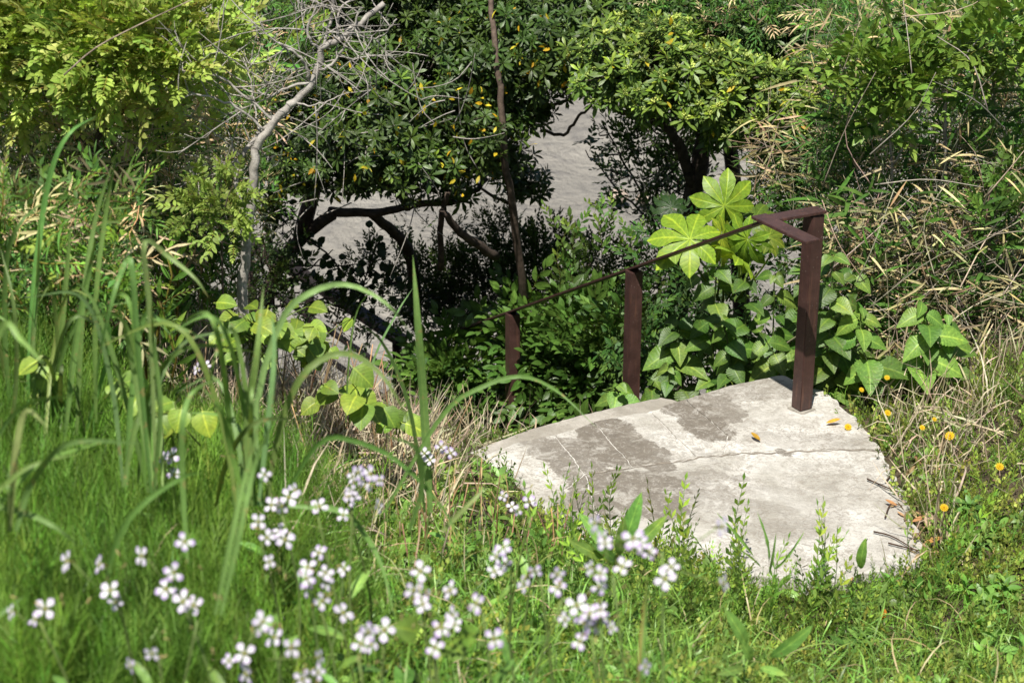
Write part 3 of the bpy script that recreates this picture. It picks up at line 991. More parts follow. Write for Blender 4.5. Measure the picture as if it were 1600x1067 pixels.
bush(b3, L4, SMALL_SPR, [(.035, .07, .013), (.05, .09, .016)], GLOSS, 270, 1700, .12, 'leafy_shoot', stuff_tpls=SMALL_LO, axis='x', twig=100, shell=.5)

DY = 1.0
b4 = thing('thin_shrub', 'thin open shrub with small leaves standing out against the sand', 'shrub', P(1040, 430, 10.4))
limbs(b4, [([(1030, 430, 9.6), (1020, 350, 9.5), (985, 270, 9.4), (940, 190, 9.3)], .012, .004), ([(1020, 350, 9.5), (960, 290, 9.4), (915, 235, 9.3)], .008, .003),
           ([(1020, 340, 9.5), (1030, 260, 9.4), (1010, 200, 9.4)], .008, .003), ([(1000, 310, 9.4), (1060, 260, 9.3)], .006, .003)], BARK_DARK, sides=5)
L5 = [(955, 215, 9.3, .07), (985, 230, 9.3, .13), (970, 270, 9.3, .10), (1010, 280, 9.3, .18), (1050, 240, 9.3, .17), (1060, 300, 9.3, .15), (1010, 330, 9.3, .13), (1050, 350, 9.2, .13), (925, 245, 9.3, .06), (1020, 200, 9.3, .12)]
bush(b4, L5, SMALL_SPR, [(.045, .095, .026), (.06, .12, .03)], GLOSS, 170, 60, .13, 'leafy_shoot', axis='x', twig=60, shell=.6)

DY = 0.0
# young green shoots in front of the sand
for i, (px, py, h, lab) in enumerate([(890, 330, 90, 'young green shoot in front of the sand, tallest of its row'), (935, 325, 80, 'young leafy shoot in front of the sand, just right of the tallest one'), (985, 355, 60, 'short young shoot in front of the sand left of the broad palmate leaves'), (870, 380, 70, 'young shoot low over the dark bush beside the slender trunk')]):
    y0 = 8.9
    t = thing('young_shoot', lab, 'shoot', P(px + 5, py + h, y0), 'young shoots in front of the sand')
    for k in range(5):
        a = rng.uniform(0, 6.28)
        q = P(px + 5 + rng.normal(0, 12), py + h * rng.uniform(.1, .8), y0 + rng.normal(0, .05))
        d = unit(np.array([math.cos(a) * .5, math.sin(a) * .5, 1.0]))
        if k == 0:
            q, d = P(px + 5, py + h, y0), np.array([0, 0, 1.0])
        b = Buf()
        s = h / 330 * (1.0 if k == 0 else .55)
        b.inst(SMALL_SPR[k % 3], frames([q], d, [0, -1, .2], s), jit((.085, .17, .03), 1))
        part('leafy_stem', b, LEAF, t)

# dark broad leaf sprays against the sand at the left
b6 = thing('vine', 'round-leaved vine in silhouette against the pale sand', 'vine', P(560, 500, 10.4))
for pts in ([(470, 370, 10.2), (510, 395, 10.2), (540, 430, 10.2), (580, 455, 10.2)], [(440, 415, 10.2), (490, 415, 10.2), (540, 415, 10.2), (600, 405, 10.2)], [(560, 480, 10.2), (575, 420, 10.2), (595, 370, 10.2)],
            [(430, 300, 10.0), (420, 370, 10.1), (440, 440, 10.2)], [(560, 460, 10.2), (530, 440, 10.3), (500, 440, 10.2)], [(580, 420, 10.2), (610, 440, 10.1), (640, 450, 10.1)]):
    w = [P(*q) for q in pts]
    b = Buf()
    sp_ = tube(b, w, .006, .003, 4)
    part('stem', b, BARK_DARK, b6)
    me = mesh_from_tpl('leaf', leaf_tpl(4, .62, .45, .1, .2, .7, stalk=.2), (.022, .045, .012), GLOSS)
    for k in range(30):
        q = sp_[rng.integers(len(sp_))] + rng.normal(0, .035, 3)
        link('leaf', me, b6, frames([q], rdir(1, -.3), [[rng.normal(0, .5), -1, .4]], rng.uniform(.04, .085))[0])

# small-leaved dark shrub that half hides the lower handrail
b7 = thing('dark_shrub', 'dark open shrub half hiding the lower handrail', 'shrub', P(430, 520, 10.0))
limbs(b7, [([(430, 520, 10.0), (425, 440, 10.0), (410, 370, 10.0)], .012, .005), ([(425, 450, 10.0), (480, 420, 10.0), (520, 390, 10.1)], .008, .003), ([(428, 480, 10.0), (500, 470, 10.0), (560, 455, 10.1)], .007, .003)], BARK_DARK, sides=5)
bush(b7, [(400, 400, 9.9, .16), (430, 440, 9.9, .16), (390, 450, 9.8, .14), (460, 470, 9.9, .14), (520, 470, 10.0, .13), (590, 470, 10.2, .14), (470, 390, 10.2, .09), (560, 430, 10.2, .12), (600, 400, 10.4, .12), (640, 350, 10.6, .10), (535, 512, 10.0, .12), (575, 520, 10.1, .11), (700, 365, 10.8, .09), (440, 350, 10.2, .10)], SMALL_SPR, [(.03, .058, .013), (.04, .075, .016)], GLOSS, 170, 190, .115, 'leafy_shoot', axis='x', shell=.6, twig=60)

# glossy leaves behind the lower posts
b5 = thing('glossy_bush', 'glossy broad-leaved bush filling the gap between the lower two handrail posts', 'bush', P(850, 700, 8.9))
limbs(b5, [([(850, 720, 10.2), (840, 640, 10.2), (830, 560, 10.3)], .012, .005), ([(850, 680, 10.2), (900, 600, 10.0), (930, 540, 10.0)], .01, .004), ([(840, 670, 10.2), (760, 620, 10.3), (710, 580, 10.3)], .01, .004)], BARK_DARK, sides=5)
L6 = [(740, 560, 9.95, .22), (700, 600, 9.9, .18), (690, 560, 10.0, .15), (720, 650, 9.8, .15), (750, 620, 9.9, .16), (770, 670, 9.8, .12), (850, 560, 9.7, .22), (920, 560, 9.5, .22), (880, 610, 9.5, .2), (930, 610, 9.3, .16), (860, 650, 9.4, .13), (960, 540, 9.4, .20), (900, 510, 9.7, .2), (830, 500, 10.0, .18), (890, 660, 9.1, .07), (820, 610, 9.85, .15)]
bush(b5, L6, CAM_SPR, [(.05, .11, .018), (.062, .135, .022), (.075, .15, .026)], GLOSS, 280, 420, .18, 'leafy_twig', axis='x', shell=.5, up=.1, cam=.45)


# ------------------------------------------------------------------ palmate leaves (fatsia)
def palmate(lobes=8, seed=0, deep=.55):
    g = np.random.default_rng(seed)
    v, f, uv = [(0, 0, 0)], [], [(0, .5)]
    span = 5.1
    n = lobes
    ctr = np.linspace(-span / 2, span / 2, n)
    ln = .62 + .38 * np.cos(ctr / (span / 2) * 1.25)
    ln = ln * g.uniform(.93, 1.05, n)
    rim = []
    for i in range(n):
        a = ctr[i]
        half = span / (n - 1) / 2
        prof = [(.47, -half, 0), (.64, -half * .97, 0), (.8, -half * .84, 0), (.94, -half * .46, 0), (1.07, 0, 0), (.94, half * .46, 0), (.8, half * .84, 0), (.64, half * .97, 0)]
        rim.append([(r * ln[i], a + da, da / half) for r, da, _ in prof])
    idx = []
    for i in range(n):
        mids = []
        # rib points
        for r in (.34, .7):
            mids.append(len(v))
            v.append((r * ln[i] * math.cos(ctr[i]), r * ln[i] * math.sin(ctr[i]), .03 - .26 * (r * ln[i]) ** 2))
            uv.append((r, .5))
        e = []
        for (r, a, q) in rim[i]:
            e.append(len(v))
            zz = -.26 * r * r + .05 * abs(q) * (1 if r < .95 else 0) * .9 + (-.05 if r > .95 * ln[i] else 0)
            v.append((r * math.cos(a), r * math.sin(a), zz))
            uv.append((r / ln[i], .5 + .5 * q if abs(q) > 0 else .5))
        # sinus closing point
        e.append(len(v))
        v.append((.47 * ln[i] * math.cos(ctr[i] + span / (n - 1) / 2 * .98), .47 * ln[i] * math.sin(ctr[i] + span / (n - 1) / 2 * .98), .05))
        uv.append((.34, 1))
        m0, m1 = mids
        f += [(0, e[0], m0), (0, m0, e[8]), (e[0], e[1], m0), (m0, e[7], e[8]), (e[1], e[2], m1), (e[1], m1, m0), (m0, m1, e[7]), (m1, e[6], e[7]), (e[2], e[3], m1), (m1, e[5], e[6]), (e[3], e[4], m1), (m1, e[4], e[5])]
    v = np.array(v, float)
    return dict(v=v, f=np.array(f), uv=np.array(uv, float), t=np.ones((len(v), 3)))


fat = thing('fatsia_plant', 'plant with large bright palmate leaves just behind the rail corner', 'plant', P(1130, 470, 8.4))
PALM = [palmate(8, 3), palmate(7, 4), palmate(9, 5)]
for k, (px, py, y, s, tx, ty, nx_, nz_, col) in enumerate([
        (1132, 322, 8.3, .18, -.15, 1.0, -.05, .55, (.20, .33, .028)), (1078, 374, 8.0, .21, -1.0, .15, -.1, .9, (.24, .38, .03)), (1128, 372, 8.15, .15, .3, -.6, .1, .8, (.23, .36, .03)),
        (1168, 374, 8.1, .16, -.2, -.6, .2, .8, (.16, .30, .03)), (1152, 402, 7.95, .16, .1, -.2, 0, 1.0, (.24, .36, .03)), (1050, 325, 8.6, .10, -.5, .3, -.1, .7, (.022, .055, .010)), (1200, 370, 8.1, .10, .8, -.2, .1, .8, (.20, .32, .04)), (1180, 340, 8.35, .13, .8, .2, .2, .8, (.14, .24, .03)), (1150, 345, 8.4, .13, .2, .9, .3, .6, (.12, .23, .03))]):  # the near-black left leaf has its shade put into the colour
    q = P(px, py, y)
    d = unit(np.array([tx, .15, ty * .6]))
    n_ = np.array([nx_, -.75, nz_])
    b = Buf()
    b.inst(PALM[k % 3], frames([q], d, n_ + rng.normal(0, .12, 3), s * .9), [np.array(col) * rng.uniform(.75, 1.05)])
    o = part('palmate_leaf', b, BROAD, fat)
    b = Buf()
    tube(b, [q, q + np.array([.02, .06, -.12]), P(1120 + 5 * k, 470, 8.4)], .005, .006, 4, (.2, .3, .06))
    part('leaf_stalk', b, LEAF, fat)

# ------------------------------------------------------------------ nettle-like plants round the first post
NET = leaf_tpl(22, .66, .36, .25, .35, .75, serr=.045, stalk=.12, tip=.35)
NETM = [mesh_from_tpl('leaf', NET, c, BROAD) for c in ((.075, .16, .026), (.10, .19, .03), (.06, .13, .022), (.13, .22, .04))]
NETL = [mesh_from_tpl('leaf', NET, c, BROAD) for c in ((.13, .25, .045), (.16, .29, .05), (.11, .23, .04))]


def nettle(base, tip, label, n, ls, mats, lean=.0, group='broad-leaved nettles behind the landing'):
    t = thing('nettle', label, 'plant', base, group)
    b = Buf()
    m_ = (np.array(base) + np.array(tip)) / 2 + rng.normal(0, .03, 3)
    sp_ = tube(b, [base, m_, tip], .006, .003, 5, (.09, .15, .04), 9)
    part('stem', b, LEAF, t)
    a0 = rng.uniform(0, 3)
    for i in range(n):
        u = .15 + .85 * i / (n - 1)
        q = sp_[min(8, int(u * 8.99))]
        for sgn in (0, PI):
            a = a0 + i * PI / 2 + sgn + rng.normal(0, .25)
            d = np.array([math.cos(a), math.sin(a) - .25, rng.uniform(-.6, .2)])
            s = ls * (1.05 - .55 * u ** 4) * rng.uniform(.6, 1.2)
            link('leaf', mats[rng.integers(len(mats))], t, frames([q], d, [rng.normal(0, .25), -.6, .9], s)[0])


for (bx0, by0, tx0, ty0, y, n, lab) in [
        (1120, 620, 1120, 420, 8.0, 7, 'nettle with dark green leaves right under the palmate leaves'),
        (1170, 630, 1165, 440, 7.9, 7, 'nettle with broad leaves close to the left of the first post'),
        (1215, 600, 1210, 430, 8.0, 6, 'nettle half hidden by the first handrail post'),
        (1080, 600, 1060, 500, 8.1, 5, 'low nettle near the middle of the rail, between second and first post'),
        (1150, 600, 1130, 500, 7.8, 5, 'nettle leaning over the back edge of the concrete landing'),
        (1195, 600, 1190, 520, 7.75, 4, 'small nettle at the landing corner beside the post'),
        (1285, 560, 1300, 400, 7.5, 6, 'tall nettle right of the first post with its leaves near the bar'),
        (1305, 590, 1315, 470, 7.55, 6, 'nettle right of the post, lower and behind the tall one'),
        (1140, 640, 1095, 430, 8.3, 7, 'nettle left of the palmate leaves, behind the others of its patch'),
        (1060, 640, 1030, 520, 8.4, 6, 'nettle beside the second handrail post, its leaves touching it'),
        (1190, 640, 1140, 560, 7.9, 5, 'nettle low against the back edge of the landing, left of the first post'),
        (1330, 600, 1335, 430, 7.7, 6, 'nettle with wide leaves at the right end of the patch'),
        (1245, 560, 1255, 420, 8.2, 5, 'nettle directly behind the first post')]:
    nettle(P(bx0, by0 + 40, y), P(tx0, ty0, y), lab, n + 4, .145, NETM)
for (bx0, by0, tx0, ty0, y, n, lab) in [
        (1375, 600, 1345, 480, 7.4, 6, 'pale green nettle arching right of the post above the yellow flowers'),
        (1400, 600, 1440, 470, 7.4, 7, 'pale serrated nettle in the middle of the tangle right of the landing'),
        (1450, 600, 1480, 490, 7.45, 6, 'pale nettle furthest from the post, under the dry stalks')]:
    nettle(P(bx0, by0, y), P(tx0, ty0, y), lab, n + 1, .15, NETL)
for (px, py, lab) in [(965, 610, 'pale nettle seedling left of the second post base'), (1022, 605, 'leafy seedling right of the second post base'), (1045, 585, 'round-leaved seedling hanging over the landing edge')]:
    nettle(P(px, py + 15, 7.75), P(px, py - 10, 7.7), lab, 3, .12, NETL if px < 1000 else NETM, group='seedlings by the second post')


# ------------------------------------------------------------------ bare tree
bare = thing('bare_tree', 'leafless grey tree with a crooked trunk and curling twigs', 'tree', P(380, 460, 8.0))
BY = 6.3
trunk_px = [(378, 470), (385, 400), (388, 350), (395, 287), (398, 243), (405, 223), (429, 189), (452, 165), (479, 142), (496, 111), (503, 78), (526, 61), (560, 40), (600, 5)]
b = Buf()
foot = P(372, 500, BY)
foot[2] = float(terrain(foot[0], foot[1])) - .05
tp = tube(b, [foot] + [P(x, y, BY) for x, y in trunk_px], .019, .009, 9, n=48, wob=.003)
part('trunk', b, BARK_GREY, bare)
br_px = [([(380, 345), (370, 287), (375, 250), (405, 209), (425, 192)], .015, .011), ([(483, 125), (476, 98), (456, 81), (435, 67)], .010, .006),
         ([(492, 128), (456, 135), (422, 149), (402, 142)], .009, .004), ([(429, 189), (398, 162), (371, 142), (354, 125), (321, 115), (277, 125)], .008, .004),
         ([(415, 205), (375, 172), (337, 155), (304, 148), (280, 155)], .008, .004), ([(503, 78), (515, 40), (522, 0), (530, -30)], .010, .006),
         ([(526, 61), (528, 30), (535, 10), (570, -10)], .008, .005), ([(496, 111), (520, 100), (545, 60), (560, 20)], .009, .005), ([(503, 85), (480, 50), (495, 10), (490, -20)], .008, .005),
         ([(460, 160), (490, 165), (530, 150), (580, 140)], .005, .002), ([(405, 209), (400, 180), (395, 140), (380, 90)], .006, .003), ([(540, 50), (590, 60), (620, 30)], .006, .003)]
tw = Buf()
for pts, r0, r1 in br_px:
    b = Buf()
    dy = rng.normal(0, .12)
    w = [P(x, y, BY + dy * i / len(pts)) for i, (x, y) in enumerate(pts)]
    sp_ = tube(b, w, r0 * .65, r1 * .65, 6, n=18, wob=.002)
    part('branch', b, BARK_GREY, bare)
    for k in range(6):
        q = sp_[rng.integers(4, len(sp_))]
        d = unit(np.array([rng.normal(-.2, .8), rng.normal(0, .4), rng.normal(.1, .6)]))
        e = unit(d + rng.normal(0, .6, 3))
        l_ = rng.uniform(.10, .28)
        s2 = tube(tw, [q, q + d * l_ * .4, q + d * l_ * .7 + e * l_ * .2, q + d * l_ * .8 + e * l_ * .6], .0026, .001, 4, n=7)
        for j in range(2):
            q2 = s2[rng.integers(2, 6)]
            d2 = unit(e + rng.normal(0, .8, 3))
            tube(tw, [q2, q2 + d2 * .05, q2 + d2 * .1 + rng.normal(0, .03, 3)], .002, .0009, 3, n=4)
part('twigs', tw, BARK_GREY, bare, 'stuff')

# ------------------------------------------------------------------ left bank: yellow-green shrub, weeds
yg = thing('yellow_green_shrub', 'sunlit shrub with yellow-green leaves at the top of the left bank', 'shrub', P(140, 330, 6.6))
YG = [(.30, .42, .08), (.36, .47, .10), (.24, .37, .07), (.38, .43, .12)]
limbs(yg, [([(140, 330, 6.6), (150, 220, 6.5), (160, 100, 6.4)], .012, .006), ([(150, 220, 6.5), (240, 130, 6.4), (320, 60, 6.4)], .008, .004), ([(148, 240, 6.5), (70, 140, 6.4), (30, 60, 6.4)], .008, .004)], BARK_DARK, sides=5)
LY = [(40, 40, 6.4, .2), (110, 30, 6.4, .2), (180, 50, 6.3, .2), (250, 40, 6.4, .19), (310, 40, 6.6, .15), (230, 100, 6.3, .14), (150, 100, 6.3, .13), (290, 90, 6.4, .11), (60, 110, 6.4, .13), (20, 10, 6.5, .2), (-60, 40, 6.5, .22), (-160, 60, 6.6, .22), (340, 90, 6.8, .07), (180, -10, 6.7, .2), (370, 110, 7.0, .07), (90, 180, 6.4, .08), (220, 190, 6.5, .07), (290, 170, 6.6, .09), (160, 160, 6.3, .08), (20, 170, 6.4, .1), (330, 220, 6.8, .06)]
bush(yg, LY, YG_SPR, YG, LEAF, 295, 950, .135, 'leafy_shoot', axis='x', up=.35, cam=.4, shell=.45)
yv = thing('yellow_vine', 'small yellow-green vine climbing in front of the bare tree foot', 'vine', P(340, 390, 6.1))
limbs(yv, [([(345, 400, 6.1), (350, 330, 6.1), (365, 290, 6.1)], .004, .002)], BARK_DARK, sides=4)
bush(yv, [(350, 300, 6.15, .09), (375, 280, 6.15, .06), (335, 330, 6.1, .09), (300, 330, 6.1, .07), (365, 335, 6.1, .06), (320, 300, 6.2, .08), (355, 365, 6.1, .06)], YG_SPR, [(.19, .29, .05), (.25, .34, .07)], LEAF, 80, 0, .09, 'leafy_shoot', axis='x', up=.2, cam=.4, shell=.6)

arch = thing('arching_twig', 'long brown twig arching over the yellow-green shrub', 'twig', P(105, 115, 6.1))
b = Buf()
tube(b, [P(100, 118, 6.0), P(150, 75, 6.0), P(220, 38, 6.0), P(300, 0, 6.0)], .0032, .002, 5, (.8, .68, .58))
part('stem', b, BARK_GREY, arch)

weed_labels = ['leafy weed with reddish stem at the far left under the yellow-green shrub']
MUGM = [mesh_from_tpl('leafy_stem', t, c, LEAF) for t in MUG_SPR for c in ((.07, .17, .03), (.10, .21, .035), (.12, .23, .04))]
for k in range(34):
    px, py = rng.uniform(-10, 270), rng.uniform(250, 420)
    y = rng.uniform(5.3, 6.9)
    q = P(px, py, y)
    gz = float(terrain(q[0], q[1]))
    h = rng.uniform(.45, .75)
    base = np.array([q[0], q[1], gz])
    t = thing('upright_weed', 'upright weed with narrow leaves on the left bank behind the reeds', 'weed', base, 'upright weeds on the left bank')
    link('leafy_stem', MUGM[rng.integers(len(MUGM))], t, frames([base], [rng.normal(0, .15), rng.normal(-.05, .15), 1], [0, -1, 0], h)[0])


# ------------------------------------------------------------------ undergrowth masses
def scatter_in(region, n):
    """points (px, py, y) drawn from boxes (px0, px1, py0, py1, y0, y1, weight)"""
    w = np.array([r[6] for r in region], float)
    i = rng.choice(len(region), n, p=w / w.sum())
    R = np.array([r[:6] for r in region], float)[i]
    u = rng.uniform(size=(n, 3))
    px, py, y = [R[:, 2 * j] + u[:, j] * (R[:, 2 * j + 1] - R[:, 2 * j]) for j in range(3)]
    p = np.array([P(a, b_, c) for a, b_, c in zip(px, py, y)])
    return p


def above(p, m=.0):
    return p[p[:, 2] > terrain(p[:, 0], p[:, 1]) + m]


def mass(name, label, items, mat_list):
    b = Buf()
    for (tpl, M, col, mi) in items:
        b.inst(tpl, M, col, mi)
    o = part(name, b, mat_list, None, 'stuff')
    return props(o, label)


def sprays(p, size, up=.5, vm=.5, cam=.3):
    n = len(p)
    return frames(p, unit(rng.normal(0, vm, (n, 3)) + np.array([0, -cam, up])), np.array([0, -.6, .8]) + rng.normal(0, .4, (n, 3)), size * rng.uniform(.6, 1.3, n))


# left bank fill
pl = above(scatter_in([(0, 270, 120, 420, 6.6, 7.6, 3), (0, 390, 60, 330, 7.9, 8.8, 2.2), (190, 410, 60, 360, 7.2, 8.0, 1.8), (230, 372, 330, 490, 6.7, 7.3, 1.3), (-60, 230, 300, 500, 5.0, 6.4, 1.6), (-500, 0, 80, 420, 6.4, 8.8, 2.4), (-500, -60, 300, 500, 5.0, 6.4, 1.2), (0, 520, -30, 140, 8.8, 10.5, 2), (380, 640, -40, 60, 10, 11.5, 1.5)], 5000))
h_ = len(pl)
sel = rng.integers(6, size=h_)
items = []
for k in range(6):
    q = pl[sel == k]
    tp_ = [SASA_LO[0], MUG_LO[1], SMALL_LO[2], SASA_LO[3], YG_SPR[0], SASA_LO[1]][k]
    items.append((tp_, sprays(q, [.16, .2, .13, .15, .10, .16][k], .5, .7), jit([(.09, .17, .03), (.11, .22, .035), (.07, .16, .03), (.07, .14, .03), (.16, .24, .03), (.42, .34, .19)][k], len(q), .35), 1 if k == 5 else 0))
mass('undergrowth', 'tangled green undergrowth filling the left bank', items, [LEAF, DRY])

q = above(scatter_in([(0, 330, 130, 420, 6.4, 7.2, 2), (180, 380, 100, 330, 7.4, 8.0, 1)], 1000))
bfr = Buf()
n = len(q)
bfr.inst(DRYN, frames(q, unit(np.stack([rng.normal(0, 1, n), rng.normal(0, .5, n), rng.normal(-.1, .6, n)], 1)), rdir(n) + np.array([0, -.8, .8]), rng.uniform(.06, .16, n)), jit((.52, .43, .24), n, .3))
for c in q[:320]:
    d = unit(rng.normal(0, .8, 3) + np.array([0, 0, .9])) * rng.uniform(.06, .22)
    tube(bfr, [c - d, c + rng.normal(0, .015, 3), c + d], .0018, .001, 3, jit((.48, .36, .25), 1, .25)[0], 5)
props(part('dry_leaves', bfr, [DRY], None, 'stuff'), 'withered stems and tan leaves caught in the left bank')

# right thicket fill
pr = above(scatter_in([(1280, 1640, -20, 250, 8.4, 9.8, 3), (1290, 1640, 230, 480, 8.3, 9.2, 2.6), (1180, 1330, 200, 330, 9.2, 9.9, 1), (1360, 1640, 440, 580, 7.9, 8.6, .9), (1620, 2150, 0, 560, 8.0, 9.8, 3.0), (1000, 1620, -40, 60, 9.6, 10.8, 2)], 6000))
sel = rng.integers(5, size=len(pr))
items = []
for k in range(5):
    q = pr[sel == k]
    dry = k == 0 or (k == 4 and False)
    items.append((SASA_LO[k % 4] if k != 2 else SMALL_LO[0], sprays(q, .17 if k != 2 else .14, .3, .7), jit((.42, .345, .20) if dry else [(0, 0, 0), (.075, .17, .03), (.08, .18, .03), (.06, .135, .035), (.09, .20, .03)][k], len(q), .35), 1 if dry else 0))
q = above(scatter_in([(1000, 1300, 330, 580, 8.5, 9.6, 3), (960, 1100, 480, 620, 8.4, 9.2, 1), (640, 1000, 560, 690, 9.6, 10.6, 1.5)], 700))
items.append((SMALL_LO[1], sprays(q, .17, .4, .7), jit((.04, .09, .02), len(q), .3), 0))
mass('undergrowth', 'tangled thicket of bamboo grass and dry leaves right of the landing', items, [LEAF, DRY])

# dry stalks in the right thicket
canes = []
for k in range(120):
    px, py = rng.uniform(1290, 1600), (rng.uniform(340, 620) if k % 3 else rng.uniform(20, 400))
    y = rng.uniform(7.6, 8.5)
    q = P(px, py, y)
    d = unit(np.array([rng.normal(.1, .75), rng.normal(0, .25), rng.uniform(.1, 1.2)]))
    l_ = rng.uniform(.2, .6)
    a = q - d * l_ * .5
    t = thing('dry_cane', 'thin dry tan cane leaning in the thicket right of the landing', 'cane', a, 'dry canes in the right thicket')
    b = Buf()
    tube(b, [a, q + rng.normal(0, .03, 3), q + d * l_ * .5 + rng.normal(0, .05, 3)], rng.uniform(.002, .004), .0015, 5, jit((.42, .36, .27), 1, .25)[0], 8)
    part('stem', b, DRY, t)
    canes.append((t, q, d))
    if k % 2 == 0:
        for j in range(3):
            b = Buf()
            b.inst(DRYN, frames([q + d * rng.uniform(-.1, .4) * l_], rdir(1), [[0, -.6, .6]], rng.uniform(.08, .15)), jit((.52, .44, .22), 1, .2))
            part('dry_leaf', b, DRY, t)

p = scatter_in([(1280, 1500, 320, 440, 7.8, 8.3, 1.6), (1440, 1620, 220, 400, 7.9, 8.4, 1), (1180, 1300, 180, 300, 8.6, 9.2, .4), (1250, 1620, 0, 200, 8.2, 8.6, .8), (1380, 1620, 430, 560, 7.6, 8.2, .8)], 1150)
bfr = Buf()
n = len(p)
bfr.inst(DRYN, frames(p, unit(np.stack([rng.normal(0, 1, n), rng.normal(0, .5, n), rng.normal(-.1, .5, n)], 1)), rdir(n) + np.array([0, -.8, .8]), rng.uniform(.07, .19, n)), jit((.50, .42, .22), n, .3))
q = scatter_in([(1270, 1620, 300, 560, 7.7, 8.3, 2), (1270, 1620, 40, 300, 8.0, 8.5, 1)], 900)
bfr.inst(NARROW, frames(q, unit(np.stack([rng.normal(0, 1, 900), rng.normal(0, .5, 900), rng.normal(.1, .5, 900)], 1)), rdir(900) + np.array([0, -.8, .8]), rng.uniform(.07, .17, 900)), jit((.09, .19, .03), 900, .3))
for q in p[:520]:
    d = unit(rng.normal(0, 1, 3) + np.array([0, 0, .4])) * rng.uniform(.08, .25)
    tube(bfr, [q - d, q + rng.normal(0, .02, 3), q + d], .0018, .001, 3, jit((.45, .38, .28), 1, .25)[0], 5)
props(part('dry_leaves', bfr, [DRY], None, 'stuff'), 'withered tan bamboo leaves caught in the right thicket')

# the glossy light-green shrub in the right thicket
r1 = thing('glossy_shrub', 'fresh green shrub with shiny oval leaves in the upper right thicket', 'shrub', P(1400, 420, 8.3))
limbs(r1, [([(1400, 420, 8.3), (1395, 300, 8.2), (1390, 200, 8.1), (1380, 130, 8.0)], .008, .004), ([(1395, 260, 8.2), (1450, 160, 8.1), (1530, 60, 8.0)], .006, .003), ([(1478, 300, 8.2), (1476, 180, 8.15), (1470, 80, 8.1)], .009, .007)], BARK_GREY, sides=5)
LR = [(1350, 120, 8.0, .15), (1400, 110, 8.0, .16), (1440, 140, 8.0, .14), (1380, 170, 8.0, .12), (1330, 160, 8.2, .1), (1470, 70, 8.1, .13), (1550, 50, 8.0, .17), (1590, 100, 8.1, .12), (1520, 110, 8.2, .12), (1385, 190, 7.9, .05), (1375, 220, 7.9, .05)]
bush(r1, LR, CAM_SPR, [(.12, .22, .035), (.15, .26, .04), (.19, .30, .05)], GLOSS, 190, 90, .14, 'leafy_twig', axis='x', up=.4, shell=.55, cam=.7)
r2 = thing('low_shrub', 'small light green shrub low in the thicket at the right edge', 'shrub', P(1560, 420, 8.0))
bush(r2, [(1540, 290, 7.9, .1), (1560, 330, 7.8, .08), (1590, 260, 8.0, .08), (1440, 340, 7.8, .06)], YG_SPR, [(.11, .22, .035)], LEAF, 50, 0, .11, 'leafy_shoot', axis='x', shell=.6)

# ------------------------------------------------------------------ ground cover
def ground_points(n, x0, x1, y0, y1):
    x, y = rng.uniform(x0, x1, n), rng.uniform(y0, y1, n)
    p = np.stack([x, y, terrain(x, y)], 1)
    a, b_, d = proj(p)
    return p, a, b_


def in_slab(p, grow=0.0):
    poly = [PZ(x, y)[:2] for x, y in [(711, 713), (828, 667), (905, 645), (1034, 617), (1140, 605), (1222, 587), (1291, 611), (1346, 659), (1384, 705), (1416, 770), (1442, 832), (1453, 880), (1310, 915), (1180, 905), (1040, 885), (900, 860), (800, 770)]]
    c = np.mean(poly, 0)
    poly = [c + (q - c) * (1 + grow) for q in poly]
    x, y = p[:, 0], p[:, 1]
    r = np.zeros(len(p), bool)
    n = len(poly)
    for i in range(n):
        (ax, ay), (bx_, by_) = poly[i], poly[(i + 1) % n]
        c_ = ((ay > y) != (by_ > y)) & (x < (bx_ - ax) * (y - ay) / (by_ - ay + 1e-12) + ax)
        r ^= c_
    return r


def upright(p, h, spread=.3):
    n = len(p)
    ax = unit(np.stack([rng.normal(0, spread, n), rng.normal(0, spread, n), np.ones(n)], 1))
    M = frames(p, np.cross(ax, rdir(n)), ax, h)
    return M


# soft grass of the foreground bank
p, a, b_ = ground_points(66000, -2.9, .75, 2.0, 5.8)
keep = (a > -900) & (a < 1080) & ((a > -80) | (rng.uniform(size=len(p)) < .5)) & (b_ < 1450) & ~in_slab(p) & (rng.uniform(size=len(p)) < np.where(p[:, 1] > 4.6, .55, 1.0))
p = p[keep]
a, b_, _ = proj(p)
p = p[rng.uniform(size=len(p)) > .85 * np.exp(-(((a - 610) / 200) ** 2 + ((b_ - 690) / 140) ** 2))]
GB = [blade_tpl(4, .035, .7), blade_tpl(4, .03, .3), blade_tpl(4, .04, 1.1)]
bfr = Buf()
ch = rng.integers(3, size=len(p))
hh = rng.uniform(.07, .17, len(p))
for k in range(3):
    q = p[ch == k]
    bfr.inst(GB[k], upright(q, hh[ch == k], .35), jit([(.15, .30, .042), (.20, .35, .055), (.09, .20, .028)][k], len(q), .3) * (1 + .2 * np.sin(q[:, 0] * 6 - q[:, 1] * 4)[:, None] * np.array([1, .7, .6])))
props(part('grass', bfr, [GRASS], None, 'stuff'), 'soft green grass covering the foreground bank')

